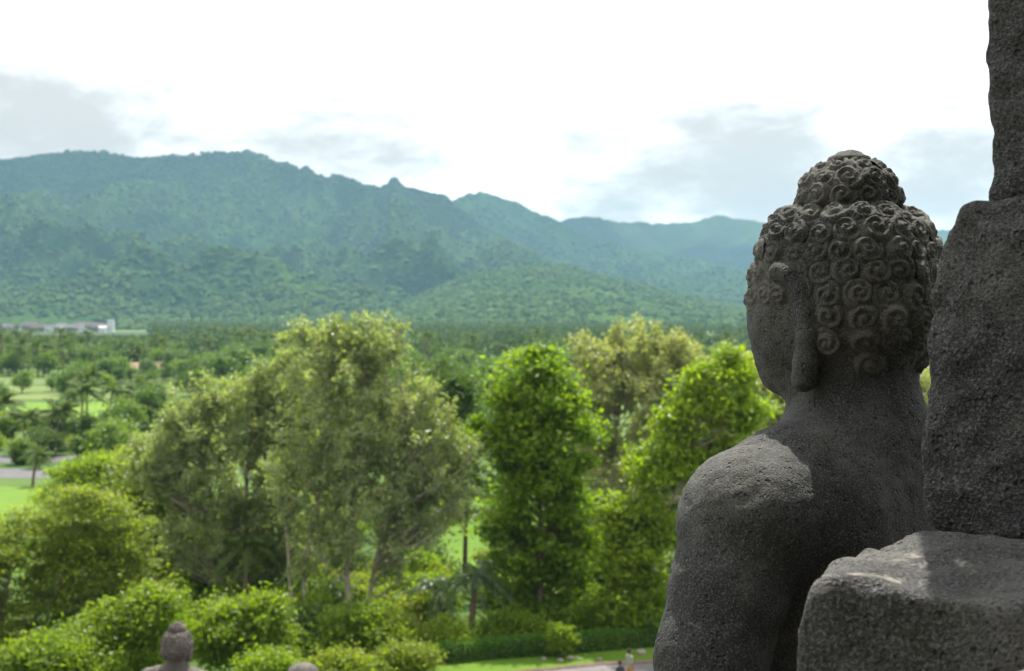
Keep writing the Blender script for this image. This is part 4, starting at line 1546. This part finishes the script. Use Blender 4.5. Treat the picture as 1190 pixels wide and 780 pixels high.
def worn_block(p):
    plan = sd_poly(p[..., 0], p[..., 1], plan_c)
    top = p[..., 2] - (ZT + .010 * vnoise(p * np.array([5, 5, 0]), 33))
    r = .016
    a, b_ = plan + r, top + r
    d = np.minimum(np.maximum(a, b_), 0) + np.hypot(np.maximum(a, 0), np.maximum(b_, 0)) - r
    d = smax(d, (p - q0) @ nn, .018)
    d = smax(d, 15.75 - p[..., 2], .01)
    return d + .012 * (fbm(p * 6.0 + 15, 3, 15, .55) * 1.1 + fbm(p * 21.0 + 15, 3, 22, .6) * .7) + .009 * np.clip(vnoise(p * 55, 17) - .45, 0, 1)


pcx = np.array(plan_c)
v, f = nets(worn_block, (pcx[:, 0].min() - .06, pcx[:, 1].min() - .06, 15.70), (pcx[:, 0].max() + .06, pcx[:, 1].max() + .06, ZT + .05), .0085)
v[:, 2] -= 15.75
o = obj('stone_block', mesh_np('stone_block', v, f, M['light_block'], True), None, (HB[0], HB[1], 15.75))
o.rotation_euler = (0, 0, PHI)
tag(o, 'broad low stone block with a sunlit top corner in the bottom right', 'stone block')
# unseen overhanging stone, added above the right stack to shade the low block
zt = max(p_[1] for p_ in polyA)
ed = [to_local(q_) for q_ in ((.612, 2.25), (.492, 1.80), (1.25, 1.55), (1.40, 2.05))]


def shade_stone(p):
    d = np.maximum(sd_poly(p[..., 0], p[..., 1], ed), np.abs(p[..., 2] - zt - .13) - .135)
    return d + .010 * fbm(p * 7.0, 3, 51) + .005 * vnoise(p * 35, 52)


pcx = np.array(ed)
v, f = nets(shade_stone, (pcx[:, 0].min() - .05, pcx[:, 1].min() - .05, zt - .06), (pcx[:, 0].max() + .05, pcx[:, 1].max() + .05, zt + .32), .014)
v[:, 2] -= zt
o = obj('stone_block', mesh_np('stone_block', v, f, M['block'], True), None, (HB[0], HB[1], zt))
o.rotation_euler = (0, 0, PHI)
tag(o, 'unseen overhanging stone added on the topmost block of the right stack to cast shade', 'stone block')
# course below it, standing on the terrace, and the pale stone in the corner
lb = rough_block('stone_block', 'squared stone block hidden below the broad low one', [(-1.25, 15.40), (yC + .03, 15.40), (yC + .03, 15.742), (-1.25, 15.742)], -.95, .25, M['block'], .012, .008, 21, .02)
pd_ = 1.12
pp = P(1234, 795, pd_)
lp = to_local(pp)
rough_block('stone_block', 'pale rounded stone just showing in the bottom right corner', [(lp[1] - .20, 15.40), (lp[1] + .10, 15.40), (lp[1] + .09, pp[2] - .03), (lp[1] + .02, pp[2]), (lp[1] - .12, pp[2]), (lp[1] - .2, pp[2] - .05)], lp[0] - .09, lp[0] + .12, M['pale_block'], .009, .008, 27, .03)

# ------------------------------------------------------------------ people, lamp, stones on the lawn
M['skin'] = plain_mat('brown_skin', (.24, .13, .08), .6, .1, 8)
M['hair_black'] = plain_mat('black_hair', (.015, .013, .012), .6, .2, 30)
M['shirt_grey'] = plain_mat('grey_green_shirt', (.22, .23, .17), .9, .1, 10)
M['trousers_tan'] = plain_mat('tan_trousers', (.36, .20, .08), .9, .12, 10)
M['shirt_dark'] = plain_mat('dark_shirt', (.035, .035, .045), .9, .1, 10)
M['trousers_dark'] = plain_mat('dark_trousers', (.05, .055, .08), .9, .1, 10)


def person(label, loc, rz, ht, m_shirt, m_trous, stride):
    root = empty('person', loc, rz, label, 'person')
    s = ht / 1.72
    L = lambda *p: np.array(p) * s

    def legs(p, e=0.0):
        a = sd_chain(p, [(L(.09, 0, .90), .085 * s + e), (L(.10, stride * .5, .48), .058 * s + e), (L(.10, stride * .9, .07), .042 * s + e)], .02)
        b = sd_chain(p, [(L(-.09, 0, .90), .085 * s + e), (L(-.10, -stride * .4, .48), .058 * s + e), (L(-.10, -stride, .09), .042 * s + e)], .02)
        return smin(a, b, .02)

    def torso(p, e=0.0):
        q = mir(p)
        d = sd_ell(p, L(0, 0, 1.16), L(.165, .105, .27) + e)
        d = smin(d, sd_ell(p, L(0, 0, .93), L(.15, .11, .12) + e), .05)
        return smin(d, sd_cone(q, L(.04, 0, 1.40), L(.17, 0, 1.375), .055 * s + e, .052 * s + e), .04)

    def arms(p, e=0.0, frac=1.0):
        a = sd_chain(p, [(L(.19, 0, 1.37), .05 * s + e), (L(.235, -.03, 1.10), .040 * s + e)], .02)
        b = sd_chain(p, [(L(-.19, 0, 1.37), .05 * s + e), (L(-.235, .03, 1.10), .040 * s + e)], .02)
        if frac == 1:
            a = smin(a, sd_cone(p, L(.235, -.03, 1.10), L(.24, .06, .86), .038 * s, .026 * s), .015)
            b = smin(b, sd_cone(p, L(-.235, .03, 1.10), L(-.24, .12, .88), .038 * s, .026 * s), .015)
            for k in range(4):
                a = smin(a, sd_cone(p, L(.24, .045 + .013 * k, .83), L(.238, .06 + .013 * k, .73 + .006 * abs(k - 1.5)), .011 * s, .009 * s), .008)
                b = smin(b, sd_cone(p, L(-.24, .105 + .013 * k, .85), L(-.238, .12 + .013 * k, .75 + .006 * abs(k - 1.5)), .011 * s, .009 * s), .008)
            a = smin(a, sd_cone(p, L(.235, .085, .83), L(.22, .11, .78), .012 * s, .009 * s), .008)
            b = smin(b, sd_cone(p, L(-.235, .145, .85), L(-.22, .17, .80), .012 * s, .009 * s), .008)
        return smin(a, b, .005)

    def body(p):
        d = smin(smin(torso(p), legs(p), .04), arms(p), .03)
        d = smin(d, sd_cone(p, L(0, 0, 1.40), L(0, .01, 1.53), .055 * s, .05 * s), .03)
        d = smin(d, sd_ell(p, L(0, .015, 1.61), L(.075, .095, .115)), .02)
        d = smin(d, sd_ell(p, L(0, .11, 1.60), L(.015, .02, .025)), .01)
        d = smin(d, sd_ell(mir(p), L(.078, .01, 1.605), L(.012, .02, .03)), .008)
        q1 = sd_cone(p, L(.10, stride * .9, .04), L(.10, stride * .9 + .15, .035), .042 * s, .036 * s)
        q2 = sd_cone(p, L(-.10, -stride, .04), L(-.10, -stride + .15, .035), .042 * s, .036 * s)
        return smin(d, smin(q1, q2, .01), .02)

    lo, hi = L(-.34, -.42, -.02), L(.34, .48, 1.78)
    v, f = nets(body, lo, hi, .014 * s)
    obj('body', mesh_np('body', v, f, M['skin'], True), root)
    v, f = nets(lambda p: smax(smin(torso(p, .018), arms(p, .016, .5), .02), -(p[..., 2] - .90 * s), .005), lo, hi, .016 * s)
    obj('shirt', mesh_np('shirt', v, f, m_shirt, True), root)
    v, f = nets(lambda p: smax(smax(smin(legs(p, .016), sd_ell(p, L(0, 0, .93), L(.158, .118, .11)), .04), p[..., 2] - .98 * s, .005), -(p[..., 2] - .10 * s), .005), lo, hi, .016 * s)
    obj('trousers', mesh_np('trousers', v, f, m_trous, True), root)
    v, f = nets(lambda p: smax(sd_ell(p, L(0, .0, 1.63), L(.088, .105, .115)), smin(p[..., 1] - .075 * s, -(p[..., 2] - 1.66 * s), .01) * .7 - .0, .01), lo, hi, .012 * s)
    obj('hair', mesh_np('hair', v, f, M['hair_black'], True), root)
    return root


person('person in grey shirt and tan trousers standing on the path', P(731.5, 0, 64.2) * (1, 1, 0) + (0, 0, .016), math.radians(-60), 1.70, M['shirt_grey'], M['trousers_tan'], .16)
person('person in a dark shirt walking on the path, lower in the photo', P(720.5, 0, 62.4) * (1, 1, 0) + (0, 0, .016), math.radians(40), 1.62, M['shirt_dark'], M['trousers_dark'], .20)

M['lamp_dark'] = plain_mat('dark_lamp_metal', (.05, .045, .05), .4, .1, 5, .5)
M['lamp_globe'] = plain_mat('smoky_globe', (.16, .13, .15), .25, .1, 3, .5)
lamp = empty('garden_lamp', P(660.5, 0, 75.5) * (1, 1, 0), 0, 'short dark garden lamp with a smoky globe behind the hedge', 'lamp')
lz = P(0, 714, 75.5)[2]
g = Geo()
g.lathe([(.0, -.02), (.12, -.02), (.12, .05), (.06, .08), (.05, lz - .25), (.11, lz - .2), (.12, lz - .17), (.0, lz - .168)], 16)
obj('post', g.mesh('post', M['lamp_dark'], True), lamp)
g = Geo()
a = np.linspace(-math.pi / 2, math.pi / 2, 13)
g.lathe(np.stack([.21 * np.cos(a), lz + .19 * np.sin(a)], 1), 20)
obj('globe', g.mesh('globe', M['lamp_globe'], True), lamp)

M['pale_rock'] = plain_mat('pale_rock', (.24, .22, .18), .9, .15, 6)
for q, (px, py, r, lab) in enumerate([(632, 767, .15, 'pale rock left of the clipped shrub on the lawn strip'), (663, 766.5, .20, 'larger pale rock right of the clipped shrub'), (673, 767.5, .13, 'small pale rock beside the larger pale rock'),
                                      (697, 767, .13, 'pale rock alone near the kerb, towards the people'), (745, 760, .26, 'brown grey rock on the lawn behind the person in grey'), (651, 769, .16, 'pale rock at the foot of the clipped shrub')]):
    rr = RS(600 + q)
    vv, ff = nets(lambda p: sd_ell(p, (0, 0, r * .35), (r, r * .8, r * .6)) + .05 * r * 4 * vnoise(p / r * 1.6 + q * 7, q) * .5, (-r * 1.4,) * 3, (r * 1.4,) * 3, r / 7)
    o = obj('lawn_rock', mesh_np('lawn_rock', vv, ff, M['pale_rock'], True), None, P(px, 0, F * H / (py - HY)) * (1, 1, 0))
    tag(o, lab, 'rock')

# ------------------------------------------------------------------ clouds over the ridges, above the air box; they shade the slopes
M['cloud'] = plain_mat('white_cloud', (.85, .85, .86), 1.0, .03, .002, 0)
for q, (cx, cy, rx, ry) in enumerate([(-1250, 4150, 620, 330), (-250, 4300, 420, 260), (-2300, 3700, 500, 380), (900, 5600, 700, 300), (350, 3600, 260, 160)]):
    rc_ = RS(700 + q)
    g = Geo()
    for k in range(9):
        a = rc_.uniform(0, 6.28)
        rr = rc_.rand() ** .5 * .62
        gg = Geo()
        th = np.linspace(-math.pi / 2, math.pi / 2, 11)
        gg.lathe(np.stack([np.cos(th), np.sin(th)], 1), 20)
        vv = np.concatenate(gg.v)
        vv = vv * (1 + .22 * vnoise(vv * 2.2 + k * 9 + q * 31, 3)[:, None]) * np.array([rx * .5, ry * .55, 70]) + np.array([cx + rx * rr * math.cos(a), cy + ry * rr * math.sin(a), 1500 + rc_.uniform(-20, 30)])
        g.add(vv, np.concatenate(gg.f4))
    tag(obj('cloud', g.mesh('cloud', M['cloud'], True)), kind='stuff')

# ------------------------------------------------------------------ air
hz = Geo()
hz.box((-7000, -320, -4.5), (7000, 7000, 540))
mh = bpy.data.materials.new('haze')
mh.use_nodes = True
t = NT(mh.node_tree)
pv = t.n('ShaderNodeVolumePrincipled')
pv.inputs['Color'].default_value = (.34, .615, .81, 1)
pv.inputs['Density'].default_value = 0.95e-4
pv.inputs['Anisotropy'].default_value = .2
ho = t.n('ShaderNodeOutputMaterial')
t.l(pv.outputs[0], ho.inputs['Volume'])
tag(obj('haze', hz.mesh('haze', mh)), kind='stuff')
